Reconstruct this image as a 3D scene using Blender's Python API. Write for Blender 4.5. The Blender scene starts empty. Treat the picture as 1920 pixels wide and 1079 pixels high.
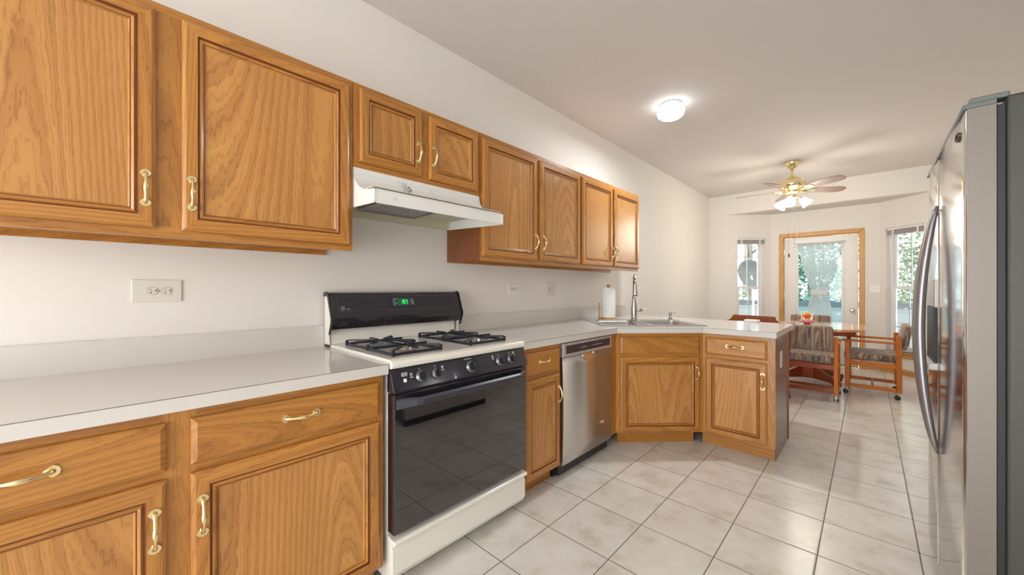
import bpy, bmesh, math, random
from mathutils import Vector, Matrix
random.seed(7)
PI = math.pi
C = bpy.context.scene.collection
SC = bpy.context.scene

# ------------------------------------------------------------------ camera, world, light, exposure
CAMX, CAMH, YAW = 1.99, 1.176, 0.757
cam = bpy.data.cameras.new('camera'); cam.sensor_width = 36; cam.lens = 706.6/1920*36
cam.shift_y = (541.4-539.5)/1920; cam.clip_start = 0.02
co = bpy.data.objects.new('camera', cam); C.objects.link(co)
co.location = (CAMX, 0, CAMH); co.rotation_euler = (PI/2, 0, YAW)
SC.camera = co
SC.view_settings.view_transform = 'Standard'; SC.view_settings.look = 'None'
SC.view_settings.exposure = 0.0; SC.view_settings.gamma = 1.0
SC.view_settings.use_curve_mapping = False
SC.cycles.use_denoising = True
SC.cycles.max_bounces = 10; SC.cycles.diffuse_bounces = 6; SC.cycles.transparent_max_bounces = 16
SC.cycles.sample_clamp_indirect = 8

w = bpy.data.worlds.new('overcast_sky'); SC.world = w; w.use_nodes = True
wb = w.node_tree.nodes['Background']; wb.inputs[0].default_value = (0.93, 0.98, 1.0, 1); wb.inputs[1].default_value = 6.0

def area(name, loc, rot, sx, sy, power, col, portal=False, spread=None):
    l = bpy.data.lights.new(name, 'AREA'); l.shape = 'RECTANGLE'; l.size = sx; l.size_y = sy
    l.energy = power; l.color = col
    if spread: l.spread = spread
    if portal: l.cycles.is_portal = True
    o = bpy.data.objects.new(name, l); C.objects.link(o); o.location = loc; o.rotation_euler = rot
    return o
def point(name, loc, power, col, r):
    l = bpy.data.lights.new(name, 'POINT'); l.energy = power; l.color = col; l.shadow_soft_size = r
    o = bpy.data.objects.new(name, l); C.objects.link(o); o.location = loc; return o
# fill light added behind the camera, with a made-up opening in the back wall
area('rear_fill', (1.75, -3.6, 1.25), (PI/2, 0, 0), 2.3, 2.1, 62, (1.0, 0.98, 0.95))

# ------------------------------------------------------------------ material helpers
def newmat(name):
    m = bpy.data.materials.new(name); m.use_nodes = True
    return m, m.node_tree.nodes, m.node_tree.links, m.node_tree.nodes['Principled BSDF']
def simple(name, col, rough=0.5, metal=0.0, coat=0.0, emit=None, es=1.0, spec=0.5):
    m, n, l, b = newmat(name)
    b.inputs['Base Color'].default_value = (*col, 1); b.inputs['Roughness'].default_value = rough
    b.inputs['Metallic'].default_value = metal; b.inputs['Coat Weight'].default_value = coat
    b.inputs['Specular IOR Level'].default_value = spec
    if emit: b.inputs['Emission Color'].default_value = (*emit, 1); b.inputs['Emission Strength'].default_value = es
    return m
def hexc(r, g, b):
    f = lambda v: ((v/255+0.055)/1.055)**2.4 if v > 10 else v/255/12.92
    return (f(r), f(g), f(b))
def ramp(n, stops, interp='LINEAR'):
    r = n.new('ShaderNodeValToRGB'); r.color_ramp.interpolation = interp
    e = r.color_ramp.elements
    e[0].position, e[0].color = stops[0][0], (*stops[0][1], 1)
    e[1].position, e[1].color = stops[-1][0], (*stops[-1][1], 1)
    for p, c in stops[1:-1]:
        x = e.new(p); x.color = (*c, 1)
    return r
def noise(n, l, vec, scale, detail=2, rough=0.5):
    t = n.new('ShaderNodeTexNoise'); t.inputs['Scale'].default_value = scale
    t.inputs['Detail'].default_value = detail; t.inputs['Roughness'].default_value = rough
    l.new(vec, t.inputs['Vector']); return t.outputs['Fac']
def M_(n, l, op, a, b=None, c=None):
    t = n.new('ShaderNodeMath'); t.operation = op
    for i, v in enumerate((a, b, c)):
        if v is None: continue
        if isinstance(v, (int, float)): t.inputs[i].default_value = v
        else: l.new(v, t.inputs[i])
    return t.outputs[0]
def rgbmix(n, l, fac, a, b, mode='MIX'):
    t = n.new('ShaderNodeMix'); t.data_type = 'RGBA'; t.blend_type = mode
    for sock, v in ((t.inputs[0], fac), (t.inputs[6], a), (t.inputs[7], b)):
        if isinstance(v, (int, float)): sock.default_value = v
        elif isinstance(v, tuple): sock.default_value = (*v, 1)
        else: l.new(v, sock)
    return t.outputs[2]
def oak(name, axis='Z', light=(194, 134, 60), dark=(130, 74, 24), rough=0.3, bands=11, coat=0.25, figure=1.0, linew=0.50, lin=34):
    m, n, l, b = newmat(name)
    tc = n.new('ShaderNodeTexCoord'); oi = n.new('ShaderNodeObjectInfo')
    off = n.new('ShaderNodeVectorMath'); off.operation = 'SCALE'
    off.inputs[0].default_value = (17, 13, 11); l.new(oi.outputs['Random'], off.inputs['Scale'])
    ad = n.new('ShaderNodeVectorMath'); ad.operation = 'ADD'; l.new(tc.outputs['Object'], ad.inputs[0]); l.new(off.outputs[0], ad.inputs[1])
    def mp(al, ac):
        v = n.new('ShaderNodeMapping'); s = [ac, ac, ac]; s['XYZ'.index(axis)] = al
        v.inputs['Scale'].default_value = s; l.new(ad.outputs[0], v.inputs['Vector']); return v.outputs[0]
    big = noise(n, l, mp(0.27, 2.6*figure), 1.0, 0.0, 0.4)
    jag = noise(n, l, mp(16.0, 60.0), 1.0, 2, 0.6)
    sp = n.new('ShaderNodeSeparateXYZ'); l.new(ad.outputs[0], sp.inputs[0])
    acr = sp.outputs['Z' if axis == 'X' else 'X'] if axis != 'Y' else sp.outputs['Z']
    v = M_(n, l, 'ADD', M_(n, l, 'ADD', M_(n, l, 'MULTIPLY', big, bands*3.4), M_(n, l, 'MULTIPLY', jag, 0.5)), M_(n, l, 'MULTIPLY', acr, lin))
    fr = M_(n, l, 'FRACT', v)
    band = M_(n, l, 'MULTIPLY', M_(n, l, 'POWER', fr, 3.0), M_(n, l, 'MULTIPLY', M_(n, l, 'SUBTRACT', 1.0, fr), 6.5))
    pore = noise(n, l, mp(14.0, 260.0), 1.0, 2, 0.65)
    fine = M_(n, l, 'FRACT', M_(n, l, 'ADD', M_(n, l, 'MULTIPLY', v, 3.6), M_(n, l, 'MULTIPLY', pore, 0.6)))
    pr_ = ramp(n, [(0.55, (0, 0, 0)), (0.85, (1, 1, 1))]); l.new(fine, pr_.inputs[0])
    brk = ramp(n, [(0.40, (0.15, .15, .15)), (0.56, (1, 1, 1))]); l.new(pore, brk.inputs[0])
    pores = M_(n, l, 'MULTIPLY', M_(n, l, 'MULTIPLY', pr_.outputs[0], brk.outputs[0]), M_(n, l, 'ADD', M_(n, l, 'MULTIPLY', band, 0.5), 0.62))
    tone = noise(n, l, mp(1.2, 6.0), 1.0, 2, 0.5)
    L, D = hexc(*light), hexc(*dark)
    mid = tuple(L[i]*0.78+D[i]*0.22 for i in range(3))
    tr = ramp(n, [(0.35, mid), (0.65, L)]); l.new(tone, tr.inputs[0])
    c1 = rgbmix(n, l, M_(n, l, 'MULTIPLY', band, linew), tr.outputs[0], D)
    c2 = rgbmix(n, l, M_(n, l, 'MULTIPLY', pores, 0.55), c1, tuple(x*0.8 for x in D))
    # each board or door has its own slight stain tone
    hs = n.new('ShaderNodeHueSaturation'); l.new(c2, hs.inputs['Color'])
    l.new(M_(n, l, 'ADD', M_(n, l, 'MULTIPLY', oi.outputs['Random'], 0.14), 0.93), hs.inputs['Value'])
    l.new(hs.outputs[0], b.inputs['Base Color'])
    b.inputs['Roughness'].default_value = rough; b.inputs['Coat Weight'].default_value = coat; b.inputs['Coat Roughness'].default_value = 0.18
    bp = n.new('ShaderNodeBump'); bp.inputs['Strength'].default_value = 0.12; bp.inputs['Distance'].default_value = 0.001
    l.new(M_(n, l, 'SUBTRACT', 1.0, pores), bp.inputs['Height']); l.new(bp.outputs[0], b.inputs['Normal'])
    return m
def painted(name, col, rough=0.6, bump=0.15, scale=160):
    m, n, l, b = newmat(name)
    tc = n.new('ShaderNodeTexCoord'); f = noise(n, l, tc.outputs['Object'], scale, 2)
    bp = n.new('ShaderNodeBump'); bp.inputs['Strength'].default_value = bump; bp.inputs['Distance'].default_value = 0.001
    l.new(f, bp.inputs['Height']); l.new(bp.outputs[0], b.inputs['Normal'])
    g = noise(n, l, tc.outputs['Object'], 1.7, 3)
    l.new(rgbmix(n, l, g, tuple(c*0.975 for c in col), tuple(min(1, c*1.02) for c in col)), b.inputs['Base Color'])
    b.inputs['Roughness'].default_value = rough
    return m
def brushed(name, col, rough, axis='Z', var=0.12, metal=1.0):
    m, n, l, b = newmat(name)
    tc = n.new('ShaderNodeTexCoord'); mp = n.new('ShaderNodeMapping')
    s = [300, 300, 300]; s['XYZ'.index(axis)] = 3; mp.inputs['Scale'].default_value = s
    l.new(tc.outputs['Object'], mp.inputs[0]); f = noise(n, l, mp.outputs[0], 1.0, 2)
    l.new(M_(n, l, 'ADD', M_(n, l, 'MULTIPLY', f, var), rough-var/2), b.inputs['Roughness'])
    b.inputs['Base Color'].default_value = (*col, 1); b.inputs['Metallic'].default_value = metal
    return m

OV = oak('oak_vertical', 'Z'); OH = oak('oak_horizontal', 'X'); OP = oak('oak_panel', 'Z', light=(202, 146, 78), dark=(140, 82, 32), bands=11, figure=0.9, linew=0.5, lin=14)
OT = oak('oak_trim', 'Z', light=(216, 164, 96), dark=(164, 104, 50), rough=.4, coat=.1)
OTX = oak('oak_trim_long', 'X', light=(216, 164, 96), dark=(164, 104, 50), rough=.4, coat=.1)
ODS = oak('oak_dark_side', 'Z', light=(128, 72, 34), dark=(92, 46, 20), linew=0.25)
OY = oak('oak_trim_depth', 'Y')
OCH = oak('chair_wood', 'Z', light=(206, 116, 18), dark=(152, 72, 6), bands=5, linew=0.25, rough=0.5, coat=0.0)
OCHX = oak('chair_wood_rail', 'Y', light=(206, 116, 18), dark=(152, 72, 6), bands=5, linew=0.25, rough=0.5, coat=0.0)
RED = oak('red_brown_wood', 'X', light=(162, 70, 18), dark=(112, 40, 8), bands=5, linew=0.3, rough=0.4, coat=0.1)
TBL = oak('table_wood', 'X', light=(206, 158, 116), dark=(160, 108, 70), bands=6, linew=0.25, rough=0.12, coat=0.8)
GRV = simple('dark_groove_stain', hexc(112, 60, 22), 0.5)
WALL = painted('wall_paint', hexc(231, 228, 224)); CEIL = painted('ceiling_paint', hexc(217, 213, 211), 0.8)
TRIMW = simple('white_trim_paint', hexc(232, 230, 228), 0.35)
VINYL = simple('white_vinyl', hexc(236, 236, 238), 0.3)
GRILLE = simple('grey_white_grille', hexc(196, 206, 206), 0.4)
BRASS = simple('polished_brass', (0.86, 0.72, 0.42), 0.16, 1.0)
BRASS2 = simple('fan_brass', (0.93, 0.80, 0.48), 0.2, 1.0)
NICKEL = brushed('brushed_nickel', (0.50, 0.49, 0.47), 0.26)
STEELH = brushed('brushed_steel', (0.64, 0.61, 0.58), 0.33, 'X')
STEELF = brushed('fridge_steel', (0.62, 0.61, 0.62), 0.12, 'Y', 0.04)
SINKM = brushed('sink_steel', (0.60, 0.61, 0.62), 0.25, 'X')
STEELD = brushed('dark_steel', (0.20, 0.175, 0.155), 0.45, 'Y', 0.08, .35)
BLK = simple('black_enamel', hexc(34, 33, 44), 0.15, coat=0.6)
BLKM = simple('black_satin', hexc(30, 29, 34), 0.35)
IRON = simple('cast_iron', hexc(30, 32, 44), 0.38)
DGLASS = simple('oven_glass', hexc(16, 15, 18), 0.03, coat=1.0, spec=1.0)
BISQ = simple('bisque_enamel', hexc(236, 234, 226), 0.18, coat=0.5)
HOODM = simple('hood_enamel', hexc(232, 234, 232), 0.25, coat=0.4)
WPL = simple('white_plastic', hexc(236, 234, 232), 0.3)
PLATE = simple('ivory_plate', hexc(220, 217, 209), 0.35)
DARK = simple('dark_slot', (0.01, 0.01, 0.012), 0.5)
GREYP = simple('grey_plastic', hexc(98, 106, 104), 0.45)
PAPER = simple('paper_towel', hexc(240, 240, 238), 0.9)
PINE = oak('pale_bamboo', 'Z', light=(206, 164, 92), dark=(160, 112, 50), bands=5)
MARK = simple('white_print', (0.8, 0.8, 0.8), 0.4)

def laminate():
    m, n, l, b = newmat('laminate')
    tc = n.new('ShaderNodeTexCoord'); f = noise(n, l, tc.outputs['Object'], 420, 2)
    l.new(rgbmix(n, l, f, hexc(208, 205, 201), hexc(220, 217, 213)), b.inputs['Base Color'])
    b.inputs['Roughness'].default_value = 0.14; return m
LAM = laminate()
SEAM = simple('laminate_seam', hexc(92, 82, 78), 0.5)

def tile_mat():
    m, n, l, b = newmat('floor_tile'); U = 0.3285
    tc = n.new('ShaderNodeTexCoord'); sp = n.new('ShaderNodeSeparateXYZ'); l.new(tc.outputs['Object'], sp.inputs[0])
    def cell(s, o):
        q = M_(n, l, 'DIVIDE', M_(n, l, 'SUBTRACT', s, o), U)
        fl = M_(n, l, 'FLOOR', q); fr = M_(n, l, 'SUBTRACT', q, fl)
        return fl, M_(n, l, 'MINIMUM', fr, M_(n, l, 'SUBTRACT', 1.0, fr))
    fx, dx = cell(sp.outputs['X'], 0.842-20*U); fy, dy = cell(sp.outputs['Y'], 1.147-20*U)
    d = M_(n, l, 'MINIMUM', dx, dy)
    g = M_(n, l, 'LESS_THAN', d, 0.0065)
    cmb = n.new('ShaderNodeCombineXYZ'); l.new(fx, cmb.inputs[0]); l.new(fy, cmb.inputs[1])
    wn = n.new('ShaderNodeTexWhiteNoise'); wn.noise_dimensions = '2D'; l.new(cmb.outputs[0], wn.inputs['Vector'])
    sc = n.new('ShaderNodeVectorMath'); sc.operation = 'SCALE'; l.new(wn.outputs['Color'], sc.inputs[0]); sc.inputs['Scale'].default_value = 9
    ad = n.new('ShaderNodeVectorMath'); ad.operation = 'ADD'; l.new(tc.outputs['Object'], ad.inputs[0]); l.new(sc.outputs[0], ad.inputs[1])
    a = noise(n, l, ad.outputs[0], 5.5, 5, 0.62); a2 = noise(n, l, ad.outputs[0], 18, 4, 0.6)
    r = ramp(n, [(0.34, hexc(206, 197, 186)), (0.46, hexc(222, 218, 210)), (0.62, hexc(231, 229, 224))]); l.new(M_(n, l, 'ADD', M_(n, l, 'MULTIPLY', a, 0.75), M_(n, l, 'MULTIPLY', a2, 0.25)), r.inputs[0])
    hv = n.new('ShaderNodeHueSaturation'); l.new(r.outputs[0], hv.inputs['Color'])
    l.new(M_(n, l, 'ADD', M_(n, l, 'MULTIPLY', wn.outputs['Value'], 0.05), 0.965), hv.inputs['Value'])
    l.new(rgbmix(n, l, g, hv.outputs[0], hexc(112, 106, 100)), b.inputs['Base Color'])
    l.new(M_(n, l, 'ADD', M_(n, l, 'MULTIPLY', g, 0.5), 0.23), b.inputs['Roughness'])
    bp = n.new('ShaderNodeBump'); bp.inputs['Strength'].default_value = 0.4; bp.inputs['Distance'].default_value = 0.002
    sm = n.new('ShaderNodeMapRange'); sm.inputs[1].default_value = 0.0; sm.inputs[2].default_value = 0.02; l.new(d, sm.inputs[0])
    l.new(sm.outputs[0], bp.inputs['Height']); l.new(bp.outputs[0], b.inputs['Normal'])
    return m
TILE = tile_mat()

def fabric_mat():
    m, n, l, b = newmat('striped_fabric')
    tc = n.new('ShaderNodeTexCoord'); mp = n.new('ShaderNodeMapping'); mp.inputs['Scale'].default_value = (20, 11, 1.3)
    l.new(tc.outputs['Object'], mp.inputs[0]); f = M_(n, l, 'ADD', noise(n, l, mp.outputs[0], 1.0, 1, 0.5), M_(n, l, 'MULTIPLY', M_(n, l, 'SUBTRACT', noise(n, l, tc.outputs['Object'], 55, 2), .5), .10))
    cs = [hexc(124, 96, 86), hexc(176, 152, 124), hexc(118, 104, 102), hexc(190, 166, 134), hexc(130, 102, 98), hexc(146, 142, 128), hexc(110, 86, 80), hexc(182, 158, 132)]
    r = ramp(n, [(0.30+0.055*i, c) for i, c in enumerate(cs)], 'CONSTANT'); l.new(f, r.inputs[0])
    g = noise(n, l, tc.outputs['Object'], 70, 3)
    l.new(rgbmix(n, l, g, r.outputs[0], hexc(80, 62, 56), 'MULTIPLY') if False else rgbmix(n, l, M_(n, l, 'MULTIPLY', g, 0.3), r.outputs[0], hexc(92, 72, 62)), b.inputs['Base Color'])
    b.inputs['Roughness'].default_value = 0.85; b.inputs['Sheen Weight'].default_value = 0.3
    return m
FAB = fabric_mat()

def glass_mat(name='window_glass', tint=(1, 1, 1)):
    m, n, l, b = newmat(name); n.remove(b); out = n['Material Output']
    t = n.new('ShaderNodeBsdfTransparent'); t.inputs[0].default_value = (*tint, 1)
    g = n.new('ShaderNodeBsdfGlossy'); g.inputs['Roughness'].default_value = 0.02
    fr = n.new('ShaderNodeFresnel'); fr.inputs[0].default_value = 1.45
    mx = n.new('ShaderNodeMixShader'); l.new(fr.outputs[0], mx.inputs[0]); l.new(t.outputs[0], mx.inputs[1]); l.new(g.outputs[0], mx.inputs[2])
    l.new(mx.outputs[0], out.inputs[0]); return m
GLASS = glass_mat()
DGL = glass_mat('door_glass', (0.84, 0.95, 0.96))
def sheer_mat():
    m, n, l, b = newmat('sheer_curtain'); n.remove(b); out = n['Material Output']
    t = n.new('ShaderNodeBsdfTransparent'); t.inputs[0].default_value = (0.97, 1, 1, 1)
    d = n.new('ShaderNodeBsdfDiffuse'); d.inputs[0].default_value = (0.9, 0.93, 0.93, 1)
    tr = n.new('ShaderNodeBsdfTranslucent'); tr.inputs[0].default_value = (0.55, 0.58, 0.58, 1)
    a = n.new('ShaderNodeMixShader'); a.inputs[0].default_value = 0.55; l.new(d.outputs[0], a.inputs[1]); l.new(tr.outputs[0], a.inputs[2])
    lw = n.new('ShaderNodeLayerWeight'); lw.inputs[0].default_value = 0.35
    mx = n.new('ShaderNodeMixShader'); l.new(M_(n, l, 'ADD', M_(n, l, 'MULTIPLY', lw.outputs['Facing'], 0.2), 0.78), mx.inputs[0])
    l.new(t.outputs[0], mx.inputs[1]); l.new(a.outputs[0], mx.inputs[2]); l.new(mx.outputs[0], out.inputs[0]); return m
SHEER = sheer_mat()

# ------------------------------------------------------------------ mesh helpers
class MB:
    def __init__(s): s.v = []; s.f = []; s.m = []; s.sm = []
    def add(s, vs, fs, mi=0, smooth=False):
        o = len(s.v); s.v += [tuple(v) for v in vs]
        for f in fs: s.f.append(tuple(i+o for i in f)); s.m.append(mi); s.sm.append(smooth)
        return s
    def box(s, x0, x1, y0, y1, z0, z1, mi=0):
        v = [(x, y, z) for z in (z0, z1) for y in (y0, y1) for x in (x0, x1)]
        return s.add(v, [(0, 2, 3, 1), (4, 5, 7, 6), (0, 1, 5, 4), (2, 6, 7, 3), (0, 4, 6, 2), (1, 3, 7, 5)], mi)
    def prism(s, pts, a0, a1, axis='z', mi=0, smooth=False):
        n = len(pts)
        def P(p, a):
            if axis == 'z': return (p[0], p[1], a)
            if axis == 'x': return (a, p[0], p[1])
            return (p[0], a, p[1])
        v = [P(p, a0) for p in pts]+[P(p, a1) for p in pts]
        s.add(v, [tuple(range(n-1, -1, -1)), tuple(range(n, 2*n))], mi)
        o = len(s.v)-2*n
        for i in range(n):
            j = (i+1) % n; s.f.append((o+i, o+j, o+n+j, o+n+i)); s.m.append(mi); s.sm.append(smooth)
        return s
    def rings(s, rings, mi=0, cap=True, smooth=True, closed=True):
        n = len(rings[0]); o = len(s.v)
        for r in rings: s.v += [tuple(p) for p in r]
        for k in range(len(rings)-1):
            for i in range(n if closed else n-1):
                j = (i+1) % n
                s.f.append((o+k*n+i, o+k*n+j, o+(k+1)*n+j, o+(k+1)*n+i)); s.m.append(mi); s.sm.append(smooth)
        if cap:
            s.f.append(tuple(o+i for i in range(n-1, -1, -1))); s.m.append(mi); s.sm.append(False)
            q = o+(len(rings)-1)*n; s.f.append(tuple(q+i for i in range(n))); s.m.append(mi); s.sm.append(False)
        return s
    def lathe(s, prof, seg=24, c=(0, 0, 0), mi=0, cap=True, R=None):
        rs = []
        for r, z in prof:
            ring = [Vector((r*math.cos(2*PI*i/seg), r*math.sin(2*PI*i/seg), z)) for i in range(seg)]
            if R is not None: ring = [R @ p for p in ring]
            rs.append([p+Vector(c) for p in ring])
        return s.rings(rs, mi, cap)
    def tube(s, path, rad, seg=8, mi=0, flat=None):
        path = [Vector(p) for p in path]; rs = []
        if not hasattr(rad, '__len__'): rad = [rad]*len(path)
        up = None
        for k, p in enumerate(path):
            t = (path[min(k+1, len(path)-1)]-path[max(k-1, 0)]).normalized()
            if up is None:
                up = Vector((0, 0, 1)) if abs(t.z) < 0.9 else Vector((1, 0, 0))
            a = t.cross(up).normalized(); b2 = a.cross(t).normalized(); up = b2
            ra, rb = (rad[k], rad[k]) if flat is None else (rad[k]*flat[0], rad[k]*flat[1])
            rs.append([p+a*ra*math.cos(2*PI*i/seg)+b2*rb*math.sin(2*PI*i/seg) for i in range(seg)])
        return s.rings(rs, mi)
    def ball(s, c, rx, ry, rz, seg=14, mi=0):
        rs = []
        for k in range(1, 9):
            a = PI*k/9-PI/2
            rs.append([(c[0]+rx*math.cos(a)*math.cos(2*PI*i/seg), c[1]+ry*math.cos(a)*math.sin(2*PI*i/seg), c[2]+rz*math.sin(a)) for i in range(seg)])
        return s.rings(rs, mi)
    def build(s, name, mats, parent=None, loc=None, rot=None, bevel=0, label=None, recenter=True, seg=2):
        me = bpy.data.meshes.new(name)
        ctr = Vector((0, 0, 0))
        if recenter and loc is None:
            xs = [v[0] for v in s.v]; ys = [v[1] for v in s.v]; zs = [v[2] for v in s.v]
            ctr = Vector(((min(xs)+max(xs))/2, (min(ys)+max(ys))/2, min(zs)))
        me.from_pydata([tuple(Vector(v)-ctr) for v in s.v], [], s.f); me.validate()
        mats = mats if isinstance(mats, (list, tuple)) else [mats]
        for m in mats: me.materials.append(m)
        for i, p in enumerate(me.polygons):
            if i < len(s.m): p.material_index = s.m[i]; p.use_smooth = s.sm[i]
        bm = bmesh.new(); bm.from_mesh(me); bmesh.ops.recalc_face_normals(bm, faces=bm.faces); bm.to_mesh(me); bm.free()
        o = bpy.data.objects.new(name, me); C.objects.link(o)
        o.location = ctr if loc is None else loc
        if rot: o.rotation_euler = rot
        if parent: o.parent = parent
        if bevel:
            md = o.modifiers.new('bevel', 'BEVEL'); md.width = bevel; md.segments = seg; md.limit_method = 'ANGLE'; md.angle_limit = math.radians(40)
        if label: o['label'] = label
        return o
def thing(name, label, cat, loc=(0, 0, 0), rz=0, group=None):
    o = bpy.data.objects.new(name, None); C.objects.link(o); o.empty_display_size = 0.1
    o.location = loc; o.rotation_euler = (0, 0, rz); o['label'] = label; o['category'] = cat
    if group: o['group'] = group
    return o
def tag(o, label, cat, group=None, kind=None):
    o['label'] = label; o['category'] = cat
    if group: o['group'] = group
    if kind: o['kind'] = kind
    return o
def struct(o): o['kind'] = 'structure'; return o
def cut(o, cutters):
    for x0, x1, y0, y1, z0, z1 in cutters:
        c = MB().box(x0, x1, y0, y1, z0, z1).build('cutter', DARK, recenter=False)
        if o.parent:
            c.parent = o.parent
        md = o.modifiers.new('b', 'BOOLEAN'); md.object = c; md.operation = 'DIFFERENCE'; md.solver = 'EXACT'
        bpy.context.view_layer.update()
        dg = bpy.context.evaluated_depsgraph_get()
        me = bpy.data.meshes.new_from_object(o.evaluated_get(dg)); o.modifiers.remove(md)
        o.data = me; bpy.data.objects.remove(c)
def text(s, name, size, mat, parent, loc, rot, ext=0.0006, align='CENTER', label=None, squash=1.0):
    cu = bpy.data.curves.new('t', 'FONT'); cu.body = s; cu.size = size; cu.extrude = ext; cu.align_x = align; cu.align_y = 'CENTER'
    t = bpy.data.objects.new('t', cu); C.objects.link(t); bpy.context.view_layer.update()
    me = bpy.data.meshes.new_from_object(t.evaluated_get(bpy.context.evaluated_depsgraph_get())); bpy.data.objects.remove(t)
    me.materials.clear(); me.materials.append(mat)
    o = bpy.data.objects.new(name, me); C.objects.link(o); o.parent = parent; o.location = loc; o.rotation_euler = rot; o.scale = (squash, 1, 1)
    if label: o['label'] = label
    return o

# ------------------------------------------------------------------ room shell
YF = 7.063; ZC = 2.735; ZB = 2.41; XR = 2.99
BL0, BL1, BR0, BR1 = (0.263, YF), (0.81, 7.55), (2.11, 7.55), (2.66, YF)
YB = -3.4
floor_poly = [(-.12, YB-.1), (XR+.12, YB-.1), (XR+.12, YF+.12), (2.74, YF+.12), (2.16, 7.67), (0.76, 7.67), (0.19, YF+.12), (-.12, YF+.12)]
struct(MB().prism(floor_poly, -0.1, 0).build('floor', TILE, recenter=False))
struct(MB().box(-.12, XR+.12, YB-.1, YF+.12, ZC, ZC+.1).build('ceiling', CEIL, recenter=False))
struct(MB().prism([(0.02, YF+.115), (XR, YF+.115), (2.5, 7.67), (0.5, 7.67)], ZB, ZB+.08).build('ceiling_bay', CEIL, recenter=False))
struct(MB().box(-.12, 0, YB-.1, YF+.12, 0, ZC).build('wall_left', WALL, recenter=False))
struct(MB().box(XR, XR+.12, YB-.1, YF+.12, 0, ZC).build('wall_right', WALL, recenter=False))
struct(MB().box(0, XR, YF, YF+.115, ZB, ZC).build('wall_header', WALL, recenter=False))
struct(MB().box(0, .263, YF, YF+.115, 0, ZB).build('wall_far_left', WALL, recenter=False))
struct(MB().box(2.66, XR, YF, YF+.115, 0, ZB).build('wall_far_right', WALL, recenter=False))
bk = MB().box(0, .5, YB-.1, YB, 0, ZC).box(2.85, XR, YB-.1, YB, 0, ZC).box(.5, 2.85, YB-.1, YB, 2.35, ZC)
struct(bk.build('wall_behind', WALL, recenter=False))

def frame_obj(p0, p1):
    """local x runs p0->p1, y outward (left-hand side of travel is inside here), z up"""
    d = Vector((p1[0]-p0[0], p1[1]-p0[1])); return math.atan2(d.y, d.x), d.length
def wall_holes(name, p0, p1, z1, holes, th=.115, y0=0):
    rz, L = frame_obj(p0, p1); mb = MB()
    xs = sorted({0, L}|{h[0] for h in holes}|{h[1] for h in holes})
    for a, b in zip(xs[:-1], xs[1:]):
        h = [q for q in holes if q[0] <= a+1e-6 and q[1] >= b-1e-6]
        if not h: mb.box(a, b, 0, th, 0, z1)
        else:
            if h[0][2] > 0: mb.box(a, b, 0, th, 0, h[0][2])
            mb.box(a, b, 0, th, h[0][3], z1)
    o = mb.build(name, WALL, loc=(p0[0], p0[1], 0), rot=(0, 0, rz)); return struct(o), rz, L
# walls travel with +y_local pointing outward (away from the room)
WZ0, WZ1 = 0.31, 2.025
wl, rzL, LL = wall_holes('wall_bay_left', BL0, BL1, ZB, [(.181, .639, WZ0, WZ1)])
wc, rzC, LC = wall_holes('wall_bay_center', BL1, BR0, ZB, [(.979-.81, 1.90-.81, 0, 2.01)])
wr, rzR, LR = wall_holes('wall_bay_right', BR0, BR1, ZB, [(.084, .543, WZ0, WZ1)])

def casement(name, p0, rz, x0, x1, which):
    e = bpy.data.objects.new(name, None); C.objects.link(e); e.location = (p0[0], p0[1], 0); e.rotation_euler = (0, 0, rz); e['kind'] = 'structure'
    y = .075; fw = .032
    fr = MB().box(x0, x0+fw, y, y+.05, WZ0, WZ1).box(x1-fw, x1, y, y+.05, WZ0, WZ1).box(x0+fw, x1-fw, y, y+.05, WZ1-fw, WZ1).box(x0+fw, x1-fw, y, y+.05, WZ0, WZ0+fw)
    fr.build('window_frame', VINYL, e, bevel=.003)
    zm = 1.18
    def sash(nm, a, b, yy, sw, rows, low):
        X0, X1 = x0+fw, x1-fw
        m = MB().box(X0, X0+sw, yy, yy+.028, a, b).box(X1-sw, X1, yy, yy+.028, a, b).box(X0+sw, X1-sw, yy, yy+.028, b-sw, b).box(X0+sw, X1-sw, yy, yy+.028, a, a+sw)
        s = m.build(nm, VINYL, e, bevel=.003)
        def rel(mb): return mb
        inv = s.location.copy()
        g = MB().box(X0+sw-inv.x, X1-sw-inv.x, yy+.012-inv.y, yy+.016-inv.y, a+sw-inv.z, b-sw-inv.z)
        g.build('pane', GLASS, s)
        q = MB(); xm = (X0+X1)/2
        q.box(xm-.007-inv.x, xm+.007-inv.x, yy+.017-inv.y, yy+.023-inv.y, a+sw-inv.z, b-sw-inv.z)
        for k in range(1, rows):
            z = a+sw+(b-a-2*sw)*k/rows
            q.box(X0+sw-inv.x, X1-sw-inv.x, yy+.0165-inv.y, yy+.0225-inv.y, z-.007-inv.z, z+.007-inv.z)
        q.build('grille', GRILLE, s)
    sash('upper_sash', zm-.01, WZ1-fw, y+.022, .03, 3, False)
    sash('lower_sash', WZ0+fw, zm+.03, y-.008, .036, 3, True)
    # oak stool and apron below the opening
    MB().box(x0-.04, x1+.04, -.035, .075, WZ0-.022, WZ0).build('sill', OTX, e, bevel=.004)
    MB().box(x0-.02, x1+.02, -.016, -.001, WZ0-.08, WZ0-.022).build('apron', OTX, e, bevel=.003)
    return e
casement('window_1', BL0, rzL, .181, .639, 'left')
casement('window_2', BR0, rzR, .084, .543, 'right')

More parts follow.
